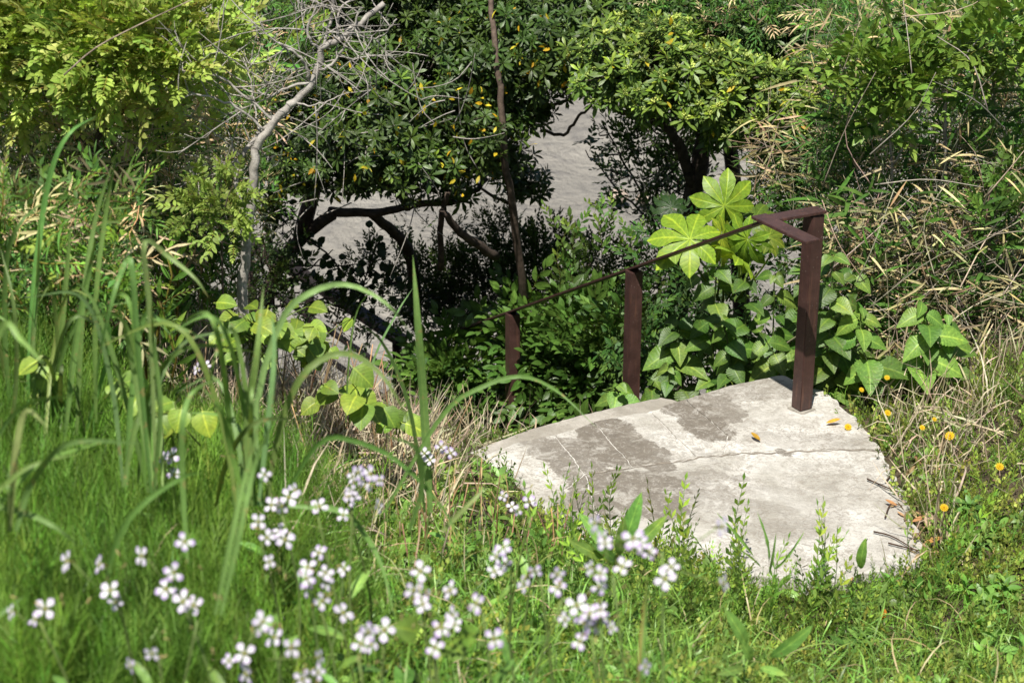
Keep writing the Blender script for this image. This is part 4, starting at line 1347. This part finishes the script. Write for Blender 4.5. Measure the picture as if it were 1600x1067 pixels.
# feathery and leafy weeds between the grass
p, a, b_ = ground_points(52000, -2.4, 4.2, 2.1, 7.9)
keep = (a > -500) & (a < 2300) & ((a < 1680) | (rng.uniform(size=len(p)) < .35)) & (b_ < 1400) & ~in_slab(p, -.045) & ((a > 940) | (rng.uniform(size=len(p)) < .7)) & (rng.uniform(size=len(p)) < .62 + .5 * np.sin(p[:, 0] * 6.1 + 1.5 * np.sin(p[:, 1] * 5)) * np.sin(p[:, 1] * 5.7)) & ((b_ > 560) | (a < 300)) & (rng.uniform(size=len(p)) > .85 * np.exp(-(((a - 610) / 200) ** 2 + ((b_ - 670) / 140) ** 2)))
p = p[keep]
a = a[keep]
tiny = [sprig_tpl(leaf_lo(w_), n_, 1.0, l_, s, sn=3, flat=.0, stemcol=(1, .9, .9)) for s, w_, n_, l_ in ((61, .3, 13, .26), (62, .42, 10, .24), (63, .75, 6, .26))]
bfr = Buf()
ch = rng.integers(3, size=len(p))
for k in range(3):
    q = p[ch == k]
    n = len(q)
    bfr.inst(tiny[k], frames(q, unit(np.stack([rng.normal(0, .45, n), rng.normal(0, .45, n), np.ones(n)], 1)), rdir(n) + np.array([0, -.5, 0]), rng.uniform(.05, .12, n)), jit([(.165, .275, .045), (.20, .31, .055), (.25, .34, .07)][k], n, .3) * (1 + .3 * np.sin(q[:, 0] * 5.3 + 2 * np.sin(q[:, 1] * 3.1))[:, None] * np.array([1, .6, .4]) * np.sin(q[:, 1] * 4.4 + 1)[:, None]))
props(part('ground_cover', bfr, [LEAF], None, 'stuff'), 'low leafy weeds covering the ground around the landing')

# feathery horsetail on the left mound
p, a, b_ = ground_points(22000, -2.0, .4, 2.6, 5.6)
keep = (a > -80) & (b_ > 540) & (b_ < 1150) & (rng.uniform(size=len(p)) < np.interp(a, [0, 250, 420, 620], [1, .9, .45, 0]))
p = p[keep][:7000]
n = len(p)
feather = [sprig_tpl(dict(v=np.array([(0, .018, 0), (0, -.018, 0), (1, 0, -.1)]), f=np.array([(0, 1, 2)]), uv=np.array([(0, 0), (0, 1), (1, .5)]), t=np.ones((3, 3))), 22, 1.0, .34, s, sn=3, ang=.75, flat=0.0, stemcol=(1, 1, 1), sr=.008) for s in (81, 82)]
for f_ in feather:
    pass
bfr = Buf()
ch = rng.integers(2, size=n)
for k in range(2):
    q = p[ch == k]
    m_ = len(q)
    bfr.inst(feather[k], frames(q, unit(np.stack([rng.normal(0, .2, m_), rng.normal(0, .2, m_), np.ones(m_)], 1)), rdir(m_), rng.uniform(.12, .26, m_)), jit([(.16, .33, .045), (.21, .38, .06)][k], m_, .3) * (1 + .2 * np.sin(q[:, 0] * 7 + q[:, 1] * 3)[:, None] * np.array([1, .7, .6])))
props(part('horsetail', bfr, [GRASS], None, 'stuff'), 'feathery bright horsetail covering the left mound')

# tall thin weeds standing between the viewer and the landing
p, a, b_ = ground_points(60000, -.4, 2.4, 3.4, 7.4)
lim = np.interp(a, [700, 900, 1000, 1100, 1200, 1300, 1400, 1460, 1600], [905, 905, 930, 950, 950, 960, 950, 930, 930])
near = (b_ > lim - 60) & (b_ < lim + 60) & (a > 840) & (a < 1500) & (rng.uniform(size=len(p)) < np.interp(a, [840, 950, 1250, 1400, 1500], [1, 1, .8, .3, .3]))
p = p[near & ~in_slab(p, .0)][:760]
bfr = Buf()
n = len(p)
tall = [sprig_tpl(leaf_tpl(2, w_, .5, .15, .2), n_, 1.0, l_, s, flat=.0, stemcol=(.9, .9, .9), tipyoung=1, sr=.006) for s, w_, n_, l_ in ((71, .28, 22, .12), (72, .35, 16, .13))]
ch = rng.integers(2, size=n)
hh = (.05 + rng.exponential(.085, n)).clip(.05, .38)
for k in range(2):
    q = p[ch == k]
    bfr.inst(tall[k], frames(q, unit(np.stack([rng.normal(0, .25, len(q)), rng.normal(0, .2, len(q)), np.ones(len(q))], 1)), rdir(len(q)) + np.array([0, -.5, 0]), hh[ch == k]), jit([(.14, .26, .045), (.17, .30, .05)][k], len(q), .25))
props(part('weeds', bfr, [LEAF], None, 'stuff'), 'thin stemmed weeds growing up in front of the near landing edge')

# sparse grass on the right, long grass on the left
p, a, b_ = ground_points(22000, .3, 4.2, 2.1, 8.2)
p = p[(a < 2300) & (b_ < 1400) & ~in_slab(p, .0)]
p2, a2, b2 = ground_points(3600, -2.4, 1.6, 2.2, 5.6)
p2 = p2[(b2 < 1250) & ~in_slab(p2, .02)]
bfr = Buf()
bfr.inst(GB[0], upright(p, rng.uniform(.05, .15, len(p)), .5), jit((.17, .33, .05), len(p), .3))
bfr.inst(blade_tpl(6, .022, 1.0), upright(p2, rng.uniform(.14, .32, len(p2)), .4), np.where((rng.uniform(size=len(p2)) < .16)[:, None], jit((.48, .40, .22), len(p2), .2), jit((.20, .34, .07), len(p2), .3)))
p3, a3, b3_ = ground_points(1500, -2.4, 2.6, 2.3, 6.6)
p3 = p3[(b3_ < 1300) & ~in_slab(p3, .02)]
bfr.inst(rosette_tpl(leaf_tpl(5, .42, .55, .2, .35, .75), 8, 0, 91), upright(p3 + np.array([0, 0, .05]), rng.uniform(.035, .085, len(p3)), .5), jit((.17, .30, .06), len(p3), .3))
props(part('grass', bfr, [GRASS], None, 'stuff'), 'sparse short grass among the weeds and longer loose blades')

# leaf litter at the landing rim and under the weeds
p, a, b_ = ground_points(9000, .2, 2.6, 3.2, 7.6)
keep = ~in_slab(p, -.12) & (rng.uniform(size=len(p)) < .10 * ~in_slab(p, .0) + .012 + np.exp(-(((a - 1435) / 35) ** 2 + ((b_ - 820) / 80) ** 2)))
p = p[keep]
p[:, 2] = np.where(in_slab(p, 0.0), .012, p[:, 2] + .012)
n = len(p)
bfr = Buf()
bfr.inst(leaf_tpl(3, .3, .5, .5, -.2, .7), frames(p, unit(np.stack([rng.normal(0, 1, n), rng.normal(0, 1, n), rng.normal(0, .2, n)], 1)), np.array([0, 0, 1.0]) + rng.normal(0, .3, (n, 3)), rng.uniform(.02, .06, n)), jit((.34, .24, .13), n, .35))
props(part('leaf_litter', bfr, [DRY], None, 'stuff'), 'brown leaf litter along the right rim of the landing')

# dry straw
p, a, b_ = ground_points(30000, -1.7, 2.6, 4.2, 8.2)
core = np.exp(-(((a - 610) / 190) ** 2 + ((b_ - 660) / 150) ** 2)) + 1.0 * np.exp(-(((a - 380) / 170) ** 2 + ((b_ - 540) / 110) ** 2)) + .7 * np.exp(-(((a - 1480) / 90) ** 2 + ((b_ - 640) / 90) ** 2)) + .5 * np.exp(-(((a - 1440) / 40) ** 2 + ((b_ - 830) / 70) ** 2))
core = core * np.where((a > 690) & (a < 900), .35, 1.0)
keep = (rng.uniform(size=len(p)) < core) & ~in_slab(p, .02)
p = p[keep]
n = len(p)
ST_ = [blade_tpl(3, .028, .5), blade_tpl(3, .02, .1), blade_tpl(4, .03, 1.2)]
bfr = Buf()
ch = rng.integers(3, size=n)
for k in range(3):
    q = p[ch == k]
    bfr.inst(ST_[k], upright(q, rng.uniform(.12, .36, len(q)), .9 if k != 1 else .35), jit((.56, .48, .33), len(q), .25, .06))
props(part('dry_grass', bfr, [DRY], None, 'stuff'), 'bleached dry grass beside the left end of the landing')
print('ground', n)


# ------------------------------------------------------------------ reeds: long arching blades
def blade(root, pts, w, col, name='blade', n=18, edge=None):
    c = spline([P(*q) for q in pts], n)
    tan = unit(np.gradient(c, axis=0))
    view = unit(c - np.array([0, 0, CAM_H]))
    tilt = rng.normal(0, .35)
    side = unit(np.cross(tan, view))
    nrm = np.cross(side, tan)
    side = side * math.cos(tilt) + nrm * math.sin(tilt)
    nrm = np.cross(side, tan)
    t = np.linspace(0, 1, n)
    hw_ = w / 2 * np.minimum(1, .55 + 2.2 * t) * np.clip(1 - t ** 3.2, .02, 1)
    l, r = c + side * hw_[:, None] - nrm * (hw_ * .35)[:, None], c - side * hw_[:, None] - nrm * (hw_ * .35)[:, None]
    v = np.stack([l, c, r], 1).reshape(-1, 3)
    f = []
    for i in range(n - 1):
        q = 3 * i
        f += [(q, q + 1, q + 4), (q, q + 4, q + 3), (q + 1, q + 2, q + 5), (q + 1, q + 5, q + 4)]
    uv = np.stack([np.repeat(t, 3) * .3, np.tile([0, .5, 1], n)], 1)
    b = Buf()
    tint = np.tile(np.asarray(col, float), (len(v), 1))
    if edge is not None:
        tint[0::3] = edge
    b.add(v, f, uv, tint)
    part(name, b, REED, root)


RG = [(.14, .25, .06), (.17, .29, .07), (.11, .21, .05), (.20, .32, .10)]
REEDS = [
    ('tall reed clump at the far left with one tip bowing right', (60, 700, 4.5), [
        ([(40, 690), (52, 470), (68, 330), (86, 250), (112, 205), (150, 182)], .026), ([(120, 680), (130, 480), (150, 340), (178, 250)], .024), ([(150, 660), (150, 470), (168, 320), (182, 240)], .022),
        ([(20, 690), (8, 520), (12, 400), (35, 345), (78, 308)], .022), ([(80, 690), (95, 530), (105, 420), (110, 350)], .026), ([(100, 690), (120, 520), (140, 420), (150, 370)], .028), ([(60, 690), (50, 560), (58, 440), (62, 340)], .024),
        ([(30, 690), (10, 600), (-10, 500), (-40, 430)], .02), ([(130, 690), (170, 540), (150, 470), (120, 500)], .018), ([(10, 690), (25, 600), (22, 480), (0, 385)], .02)]),
    ('reed clump with one blade sharply folded over, left of the dry grass', (235, 760, 3.9), [
        ([(240, 770), (228, 690), (205, 560), (180, 450)], .024), ([(236, 770), (222, 620), (212, 500), (205, 412), (196, 412), (178, 460), (155, 560), (148, 637)], .022), ([(232, 770), (190, 600), (150, 480), (120, 440)], .02),
        ([(238, 770), (215, 560), (235, 500), (290, 515), (337, 540)], .018), ([(244, 770), (235, 500), (225, 380), (262, 400), (304, 434), (326, 465)], .02), ([(240, 770), (250, 640), (240, 540), (236, 470)], .02)]),
    ('reed clump in front of the dry grass with upright twin blades', (395, 790, 3.7), [
        ([(392, 790), (388, 660), (402, 552), (412, 445)], .030), ([(415, 790), (440, 660), (479, 579), (540, 552), (600, 590), (650, 680)], .026), ([(400, 790), (385, 620), (364, 515), (335, 560), (328, 615)], .018),
        ([(405, 790), (425, 620), (430, 540), (425, 490)], .03), ([(410, 790), (400, 640), (440, 500), (490, 455), (545, 445), (605, 475), (645, 525)], .024), ([(385, 790), (360, 700), (345, 640), (310, 600)], .018)]),
    ('single broad reed bent like a hook in the middle of the left grass', (292, 880, 3.3), [([(294, 880), (286, 740), (288, 650), (305, 610), (345, 590)], .024)]),
    ('pair of straight pale reeds rising beside the lilac flowers', (340, 960, 3.0), [([(336, 960), (362, 835), (386, 730), (412, 640)], .018), ([(345, 960), (378, 820), (400, 720), (438, 640)], .018)]),
    ('pale reed bowing to the right over the left grass', (165, 910, 3.1), [([(163, 910), (188, 832), (225, 785), (285, 745), (320, 738)], .020)]),
    ('solitary upright reed standing in front of the lower rail', (668, 800, 4.8), [([(672, 800), (662, 640), (652, 500), (645, 398)], .042), ([(664, 800), (640, 640), (600, 540), (560, 505)], .02)]),
    ('reed arching above the left end of the landing', (610, 800, 4.6), [([(600, 800), (690, 650), (752, 605), (815, 588), (872, 612), (932, 668)], .022)]),
    ('reed with long blades hanging toward the flowers in the centre', (470, 760, 3.6), [([(440, 780), (500, 690), (560, 690), (625, 722), (690, 790), (720, 850)], .022), ([(450, 790), (530, 798), (570, 835), (598, 890), (618, 970)], .022), ([(690, 830), (730, 790), (760, 760)], .018), ([(640, 830), (660, 760), (650, 700), (600, 680)], .02)]),
    ('broad reed with one brown edge beside the white flower heads', (1000, 1090, 2.7), [([(998, 1100), (1003, 1030), (1008, 960), (1012, 900)], .020)]),
    ('reeds drooping into the frame along the left edge', (-20, 830, 3.1), [([(-60, 860), (-10, 795), (45, 803), (90, 825), (125, 855)], .022), ([(-40, 800), (0, 764), (50, 727), (128, 707)], .016), ([(-40, 830), (10, 775), (70, 720), (180, 685)], .016), ([(-60, 700), (0, 515), (34, 532), (70, 570)], .02), ([(-20, 1000), (0, 960), (40, 930)], .016)]),
    ('thin reed bowing in front of the bare trunk', (380, 420, 7.0), [([(360, 420), (385, 310), (425, 265), (465, 258), (515, 270)], .02), ([(365, 420), (372, 340), (400, 300), (430, 290)], .016)]),
    ('slim green reeds rising beside the lower handrail', (560, 640, 5.6), [([(560, 660), (585, 560), (620, 490), (645, 450)], .014), ([(540, 660), (545, 560), (560, 480), (600, 440)], .014)]),
]
for lab, (bx0, by0, y), blades in REEDS:
    t = thing('reed', lab, 'reed', P(bx0, by0, y), 'long-bladed reeds')
    for pts, w in blades:
        dy = rng.normal(0, .08)
        ed = (.30, .17, .06) if 'brown edge' in lab else None
        blade(t, [(x, y_, y + dy - .25 * (i / len(pts)) ** 2 * rng.uniform(-.5, 1)) for i, (x, y_) in enumerate(pts)], w * .6, jit(RG[rng.integers(4)], 1, .12)[0], edge=ed)

for lab, (bx0, by0, y), blades in REEDS:
    if len(blades) < 5:
        continue
    t = [o for o in bpy.data.objects if o.get('label') == lab][0]
    for k in range(9):
        x0 = bx0 + rng.normal(0, 28)
        h = rng.uniform(120, 330)
        ln_ = rng.normal(0, .45) * h
        blade(t, [(x0, by0, y + rng.normal(0, .1)), (x0 + ln_ * .15, by0 - h * .5, y), (x0 + ln_ * .5, by0 - h * .9, y + rng.normal(0, .1)), (x0 + ln_ * 1.2, by0 - h * rng.uniform(.75, 1.02), y + rng.normal(0, .15))], rng.uniform(.008, .015), jit(RG[rng.integers(4)], 1, .15)[0])

# ------------------------------------------------------------------ broad pale leaves on the left, dock leaves
HEART = leaf_tpl(6, .85, .38, .15, .3, .62, stalk=.15, tip=.2)
HM = [mesh_from_tpl('leaf', HEART, c, BROAD) for c in ((.17, .28, .035), (.21, .31, .04), (.14, .25, .035))]
for (px, py, y, n, sp, s, lab) in [(405, 505, 5.9, 46, 80, .078, 'cluster of pale heart-shaped leaves below the bare trunk'), (485, 520, 6.2, 30, 55, .08, 'pale broad leaves left of the lower handrail'), (560, 600, 5.8, 16, 45, .095, 'pale heart-shaped leaves in front of the lower handrail'), (625, 640, 6.0, 10, 28, .09, 'broad pale leaves at the right end of the dry grass'),
                                    (60, 570, 4.6, 7, 50, .09, 'pale yellow-green leaves at the foot of the tall reeds'), (275, 640, 4.4, 8, 45, .08, 'pale round leaves behind the hooked reed'), (190, 600, 4.6, 5, 30, .08, 'small pale leaf cluster between the reed clumps')]:
    q0 = P(px, py + 40, y)
    t = thing('broadleaf_plant', lab, 'plant', q0, 'pale broad-leaved plants')
    for k in range(n):
        q = P(px + rng.normal(0, sp * .6), py + rng.normal(0, sp * .3), y + rng.normal(0, .12))
        link('leaf', HM[rng.integers(3)], t, frames([q], [rng.normal(0, .8), -.5, rng.normal(-.25, .3)], [rng.normal(0, .3), -.5, 1], s * rng.uniform(.7, 1.15))[0])
        b = Buf()
        tube(b, [q, (q + q0) / 2 + np.array([0, 0, .03]), q0 + rng.normal(0, .03, 3)], .002, .003, 3, (.14, .2, .04), 4)
        part('leaf_stalk', b, LEAF, t)
DOCK = leaf_tpl(10, .26, .5, .25, .35, .7, wave=.12)
DM = [mesh_from_tpl('leaf', DOCK, c, BROAD) for c in ((.17, .33, .07), (.20, .36, .08), (.14, .29, .06))]
for (px, py, y, lst, lab) in [
        (965, 880, 4.6, [(915, 800, .13), (1000, 775, .14), (940, 850, .10), (1035, 815, .09), (975, 815, .11), (895, 850, .08)], 'dock with long upright leaves in front of the dark stains'),
        (1175, 1040, 4.0, [(1275, 990, .10), (1170, 1005, .08), (1130, 1050, .06), (1225, 1050, .06), (1155, 970, .05)], 'dock with big soft grey-green leaves in the lower right weeds'),
        (1345, 895, 5.4, [(1343, 850, .12)], 'single upright dock leaf at the near landing edge'),
        (700, 1000, 3.0, [(790, 975, .10), (740, 1040, .12), (640, 1040, .10), (560, 960, .09)], 'rounded leaves under the central white flowers'),
        (1200, 900, 5.0, [(1205, 800, .16), (1215, 850, .14), (1265, 840, .14), (1135, 810, .11), (1160, 850, .1)], 'dark thin-leaved weed standing up in front of the landing')]:
    q0 = P(px, py, y)
    t = thing('dock_plant', lab, 'plant', q0)
    for (lx, ly, s) in lst:
        e = P(lx, ly, y - .1)
        d = e - q0
        L_ = np.linalg.norm(d)
        M = frames([q0 + d * max(0, 1 - s * 1.2 / max(L_, .01)) * .6], d, [rng.normal(0, .3), -.8, .6], max(s * 1.1, L_ * .6))[0]
        if 'thin' in lab:
            M[:3, 1] *= .2
        if 'rounded' in lab:
            M[:3, :3] *= .45
        link('leaf', (HM if 'rounded' in lab else DM)[rng.integers(3)], t, M)

# ------------------------------------------------------------------ wild radish flowers
def flower_mesh(name, seed, lil):
    g = np.random.default_rng(seed)
    b = Buf()
    pet = leaf_tpl(4, .74, .68, .05, .18, .6)
    pet['t'] = np.ones((len(pet['v']), 3))
    pet['t'][:] = (.88, .84, .92)
    ed = pet['uv'][:, 0] > .7
    pet['t'][ed] = np.array((.76, .66, .87)) if lil < .5 else np.array((.60, .46, .78))
    pet['t'][pet['uv'][:, 0] < .2] = (.6, .62, .3)
    for k in range(4):
        a = k * PI / 2 + g.normal(0, .12)
        d = np.array([math.cos(a), math.sin(a), .25 + g.normal(0, .1)])
        b.inst(pet, frames([[.06 * math.cos(a), .06 * math.sin(a), 0]], d, [0, 0, 1], .5 * g.uniform(.9, 1.1)), [np.ones(3)])
    tube(b, [(0, 0, -.45), (0, 0, -.2), (0, 0, .08)], .05, .09, 5, (.35, .36, .10), 3)
    return b.mesh(name, PETAL)


FM = [flower_mesh('flower', s, l) for s, l in ((1, .2), (2, .2), (3, .8), (4, .3), (5, .9))]
BUDM = []
b = Buf()
tube(b, [(0, 0, 0), (0, 0, .5), (0, 0, 1)], .12, .14, 5, (.42, .36, .16), 4)
BUDM = b.mesh('bud', LEAF)
RAD = [  # px, py, flowers, depth, label
    (180, 915, 6, 2.9, 'white flowers on a radish stem left of the lilac head'), (266, 890, 6, 2.9, 'lilac-edged radish flower head beside the pale bowing reed'), (60, 958, 5, 2.8, 'small radish flower head nearest the lower left corner'),
    (440, 792, 8, 3.4, 'dense radish flower head in front of the twin reeds'), (492, 778, 4, 3.4, 'radish flowers between two dense flower heads'), (552, 755, 9, 3.5, 'tall dense white radish head at the edge of the dry grass'), (545, 790, 6, 3.5, 'white flowers just beneath the tall dense head'),
    (408, 838, 5, 3.2, 'radish flowers with one round white bud below'), (482, 892, 6, 3.0, 'radish flower group above a row of lilac blooms'), (498, 930, 6, 3.0, 'row of lilac-white blooms in the middle of the grass'), (655, 910, 5, 3.0, 'pair of white blooms on a single stem right of the hanging reed'),
    (672, 945, 2, 2.95, 'two small blooms turned downward'), (755, 948, 7, 2.9, 'white radish head over a round green leaf'), (800, 862, 7, 3.2, 'white radish head above one drooping petal'), (845, 896, 3, 3.1, 'three blooms right of the drooping petal'),
    (1035, 852, 14, 2.9, 'largest white radish flower head, in front of the landing'), (958, 890, 6, 2.9, 'white blooms left of the largest flower head'), (938, 950, 9, 2.85, 'long white flower spike below the largest head'), (925, 985, 6, 2.85, 'lower half of the long flower spike beside the brown-edged reed'),
    (378, 1000, 9, 2.75, 'broad lilac radish cluster near the lower frame edge'), (428, 1005, 4, 2.75, 'side-on lilac blooms right of the broad cluster'), (248, 1018, 2, 2.7, 'two tiny white blooms low in the grass'), (560, 1018, 4, 2.75, 'white blooms close to the lower frame edge under the hanging reed'),
    (600, 990, 3, 2.85, 'single lilac bloom on a bent stem'), (675, 987, 3, 2.85, 'white bloom facing forward beneath the downturned pair'), (480, 1052, 4, 2.7, 'blooms cut by the lower frame edge'), (308, 960, 3, 2.85, 'half-open lilac flowers beside a straight pale reed'),
    (268, 722, 5, 3.9, 'white flowers behind the hooked reed'), (365, 720, 3, 3.9, 'few white flowers right of the hooked reed'), (678, 708, 6, 4.7, 'white head at the foot of the solitary reed'), (325, 565, 3, 5.0, 'three pale flowers far back in the dry grass'),
    (810, 778, 4, 4.3, 'white flowers against the dry stubs by the landing'), (830, 800, 3, 4.3, 'lilac flowers under the white ones by the dry stubs'), (540, 870, 4, 3.2, 'blue-white blooms in shade below the tall dense head'), (985, 1050, 3, 2.7, 'blooms at the root of the brown-edged reed'), (880, 925, 2, 3.0, 'tiny pair of blooms left of the long flower spike')]
for (px, py, n, y, lab) in RAD:
    n = max(2, round(n * .62))
    tip = P(px, py, y)
    gx = tip[0] + rng.normal(0, .05)
    gy = tip[1] + rng.uniform(.02, .12)
    base = np.array([gx, gy, float(terrain(gx, gy)) - .01])
    t = thing('wild_radish', lab, 'flower', base, 'wild radish flowers in the foreground')
    b = Buf()
    sp_ = tube(b, [base, (base + tip) / 2 + rng.normal(0, .02, 3), tip + np.array([0, 0, -.012])], .0032, .0022, 5, (.22, .31, .10), 8)
    part('stem', b, LEAF, t)
    rad = .0098 * math.sqrt(n) * 1.15
    used = []
    for k in range(n):
        for _ in range(30):
            o = rng.normal(0, rad, 3) * np.array([1.35, .7, 1.1])
            if all(math.hypot(o[0] - u[0], o[2] - u[2]) > .020 for u in used):
                break
        used.append(o)
        q = tip + o
        nv = unit(np.array([o[0] * 18 + rng.normal(0, .35), -.75, .65 + rng.normal(0, .3)]))
        link('flower', FM[rng.integers(5)], t, frames([q], np.cross(nv, rdir(1)), nv, .036 * rng.uniform(.7, 1.1))[0])
        b = Buf()
        tube(b, [q - nv * .008, tip + o * .3 + np.array([0, .004, -.03])], .0013, .0013, 3, (.24, .32, .10), 2)
        part('flower_stalk', b, LEAF, t)
    for k in range(4):
        q = tip + rng.normal(0, rad * 1.3, 3) + np.array([0, 0, .01])
        link('bud', BUDM, t, frames([q], rdir(1), [[rng.normal(0, .4), -.2, 1]], .012)[0])
    for k in range(3):
        q = sp_[rng.integers(1, 5)]
        link('leaf', DM[rng.integers(3)], t, frames([q], rdir(1, .2), [0, -.4, 1], rng.uniform(.05, .1))[0])

# ------------------------------------------------------------------ yellow flowers
def yellow_mesh():
    b = Buf()
    pet = leaf_tpl(3, .38, .6, .1, .1, .6)
    for ring, (n, s, e) in enumerate([(13, .5, .2), (9, .36, .6)]):
        for k in range(n):
            a = 2 * PI * k / n + ring * .2
            b.inst(pet, frames([[0, 0, .02 * ring]], [math.cos(a), math.sin(a), e], [0, 0, 1], s), [(.75, .52, .02)])
    tube(b, [(0, 0, -.1), (0, 0, .05), (0, 0, .12)], .09, .11, 6, (.65, .36, .015), 3)
    return b.mesh('flower_head', PETAL)


YM = yellow_mesh()
for (px, py, y, s, lab) in [(1325, 667, 7.05, .042, 'yellow flower resting over the right rim of the landing'), (1484, 681, 6.75, .052, 'largest open yellow flower in the weeds right of the landing'), (1475, 793, 6.05, .042, 'yellow flower above the leaf litter at the landing edge'),
                            (1562, 729, 6.4, .044, 'yellow flower nearest the right frame edge'), (1387, 645, 6.95, .038, 'yellow flower below the pale nettle'), (1346, 609, 7.15, .03, 'small yellow flower close to the post among dry stalks'), (1386, 590, 7.1, .032, 'small yellow flower directly under the pale nettle leaves'),
                            (1441, 668, 6.8, .032, 'half-closed yellow flower left of the largest open one'), (112, 592, 4.4, .018, 'tiny yellow flower at the foot of the tall reeds'), (1460, 655, 6.8, .026, 'orange-yellow bud above the largest open flower')]:
    tip = P(px, py, y)
    base = np.array([tip[0] + .02, tip[1] + .04, min(float(terrain(tip[0] + .02, tip[1] + .04)), tip[2] - .05)])
    t = thing('yellow_flower', lab, 'flower', base, 'yellow flowers')
    b = Buf()
    tube(b, [base, (base + tip) / 2 + np.array([.01, 0, .01]), tip], .002, .0015, 4, (.12, .18, .05), 6)
    part('stem', b, LEAF, t)
    nv = unit(np.array([rng.normal(0, .2), -.6, .8]))
    link('flower_head', YM, t, frames([tip], np.cross(nv, rdir(1)), nv, s * .82)[0])
    for k in range(3):
        link('leaf', NETL[k % 3], t, frames([base + np.array([0, 0, .02])], rdir(1, .2), [0, -.4, 1], .05)[0])

# ------------------------------------------------------------------ litter on the landing
LT = leaf_tpl(5, .38, .5, .5, -.25, .7)
for (px, py, s, rot, col, lab) in [(1188, 688, .055, 2.2, (.55, .30, .04), 'curled yellow leaf lying in the middle of the landing'), (1290, 661, .062, .1, (.50, .24, .03), 'orange-yellow leaf lying right of the first post'), (1443, 849, .07, .2, (.60, .34, .10), 'tan leaf in the litter at the right landing edge'),
                                   (1378, 968, .05, 1.2, (.50, .20, .02), 'orange leaf in the weeds in front of the landing'), (1402, 790, .05, 2.6, (.32, .17, .07), 'brown curled leaf on the rim of the landing'), (1425, 815, .06, .3, (.42, .22, .10), 'reddish brown leaf beside the tan one'), (1450, 825, .09, 1.35, (.62, .46, .30), 'pale papery leaf standing in the litter'), (1440, 725, .05, 2.0, (.28, .15, .07), 'dark brown leaf under the weeds at the landing edge')]:
    q = PZ(px, py, .02 if px < 1350 else .015)
    b = Buf()
    b.inst(LT, frames([q], [math.cos(rot), math.sin(rot), .05], [0, -.15, 1], s), [col])
    props(part('fallen_leaf', b, DRY, None), lab, 'leaf', 'fallen leaves')
for (pts, lab) in [([(1355, 748), (1395, 765), (1420, 772)], 'dark twig lying across the right rim of the landing'), ([(1365, 830), (1395, 838), (1435, 862)], 'bent twig near the right corner of the landing'), ([(1388, 848), (1420, 856), (1448, 862)], 'short twig beside the bent twig'), ([(1383, 808), (1392, 787), (1410, 790)], 'hooked twig beside the brown curled leaf'), ([(1384, 752), (1396, 738), (1412, 728)], 'dark twigs poking from the weeds onto the landing')]:
    b = Buf()
    tube(b, [PZ(x, y, .016) for x, y in pts], .0035, .002, 5, (.9, .7, .6), 8)
    props(part('twig', b, BARK_DARK, None), lab, 'twig', 'twigs on the landing')

# ------------------------------------------------------------------ dry stubs and stems beside the landing
for k, (px, py, y, n, sp, h, lab) in enumerate([(800, 770, 5.7, 14, 45, .22, 'dry cut stubs standing before the left end of the landing'), (885, 780, 5.6, 9, 20, .22, 'dry stubs in front of the dark concrete stains'), (720, 770, 5.8, 12, 35, .2, 'bleached stubs at the left tip of the landing'),
                                                 (320, 520, 5.8, 14, 60, .3, 'tan broken stalks in the dry grass under the bare tree'), (600, 600, 6.6, 12, 40, .34, 'thin brown stalks in front of the lower handrail'), (500, 560, 6.6, 12, 50, .34, 'thin brown stalks among the pale leaves'), (650, 780, 5.2, 14, 50, .2, 'broken straw behind the hanging reed')]):
    q0 = P(px, py, y)
    q0[2] = float(terrain(q0[0], q0[1]))
    t = thing('dry_stalk_clump', lab, 'dry stalks', q0, 'dry stalks')
    for j in range(n):
        q = P(px + rng.normal(0, sp), py, y + rng.normal(0, .15))
        q[2] = float(terrain(q[0], q[1])) - .01
        d = unit(np.array([rng.normal(.05, .25), rng.normal(0, .2), 1.0]))
        l_ = h * rng.uniform(.6, 1.4)
        b = Buf()
        tube(b, [q, q + d * l_ * .5 + rng.normal(0, .01, 3), q + d * l_], rng.uniform(.0025, .0045), .002, 5, jit((.42, .28, .15), 1, .2)[0], 5)
        part('stalk', b, DRY, t)
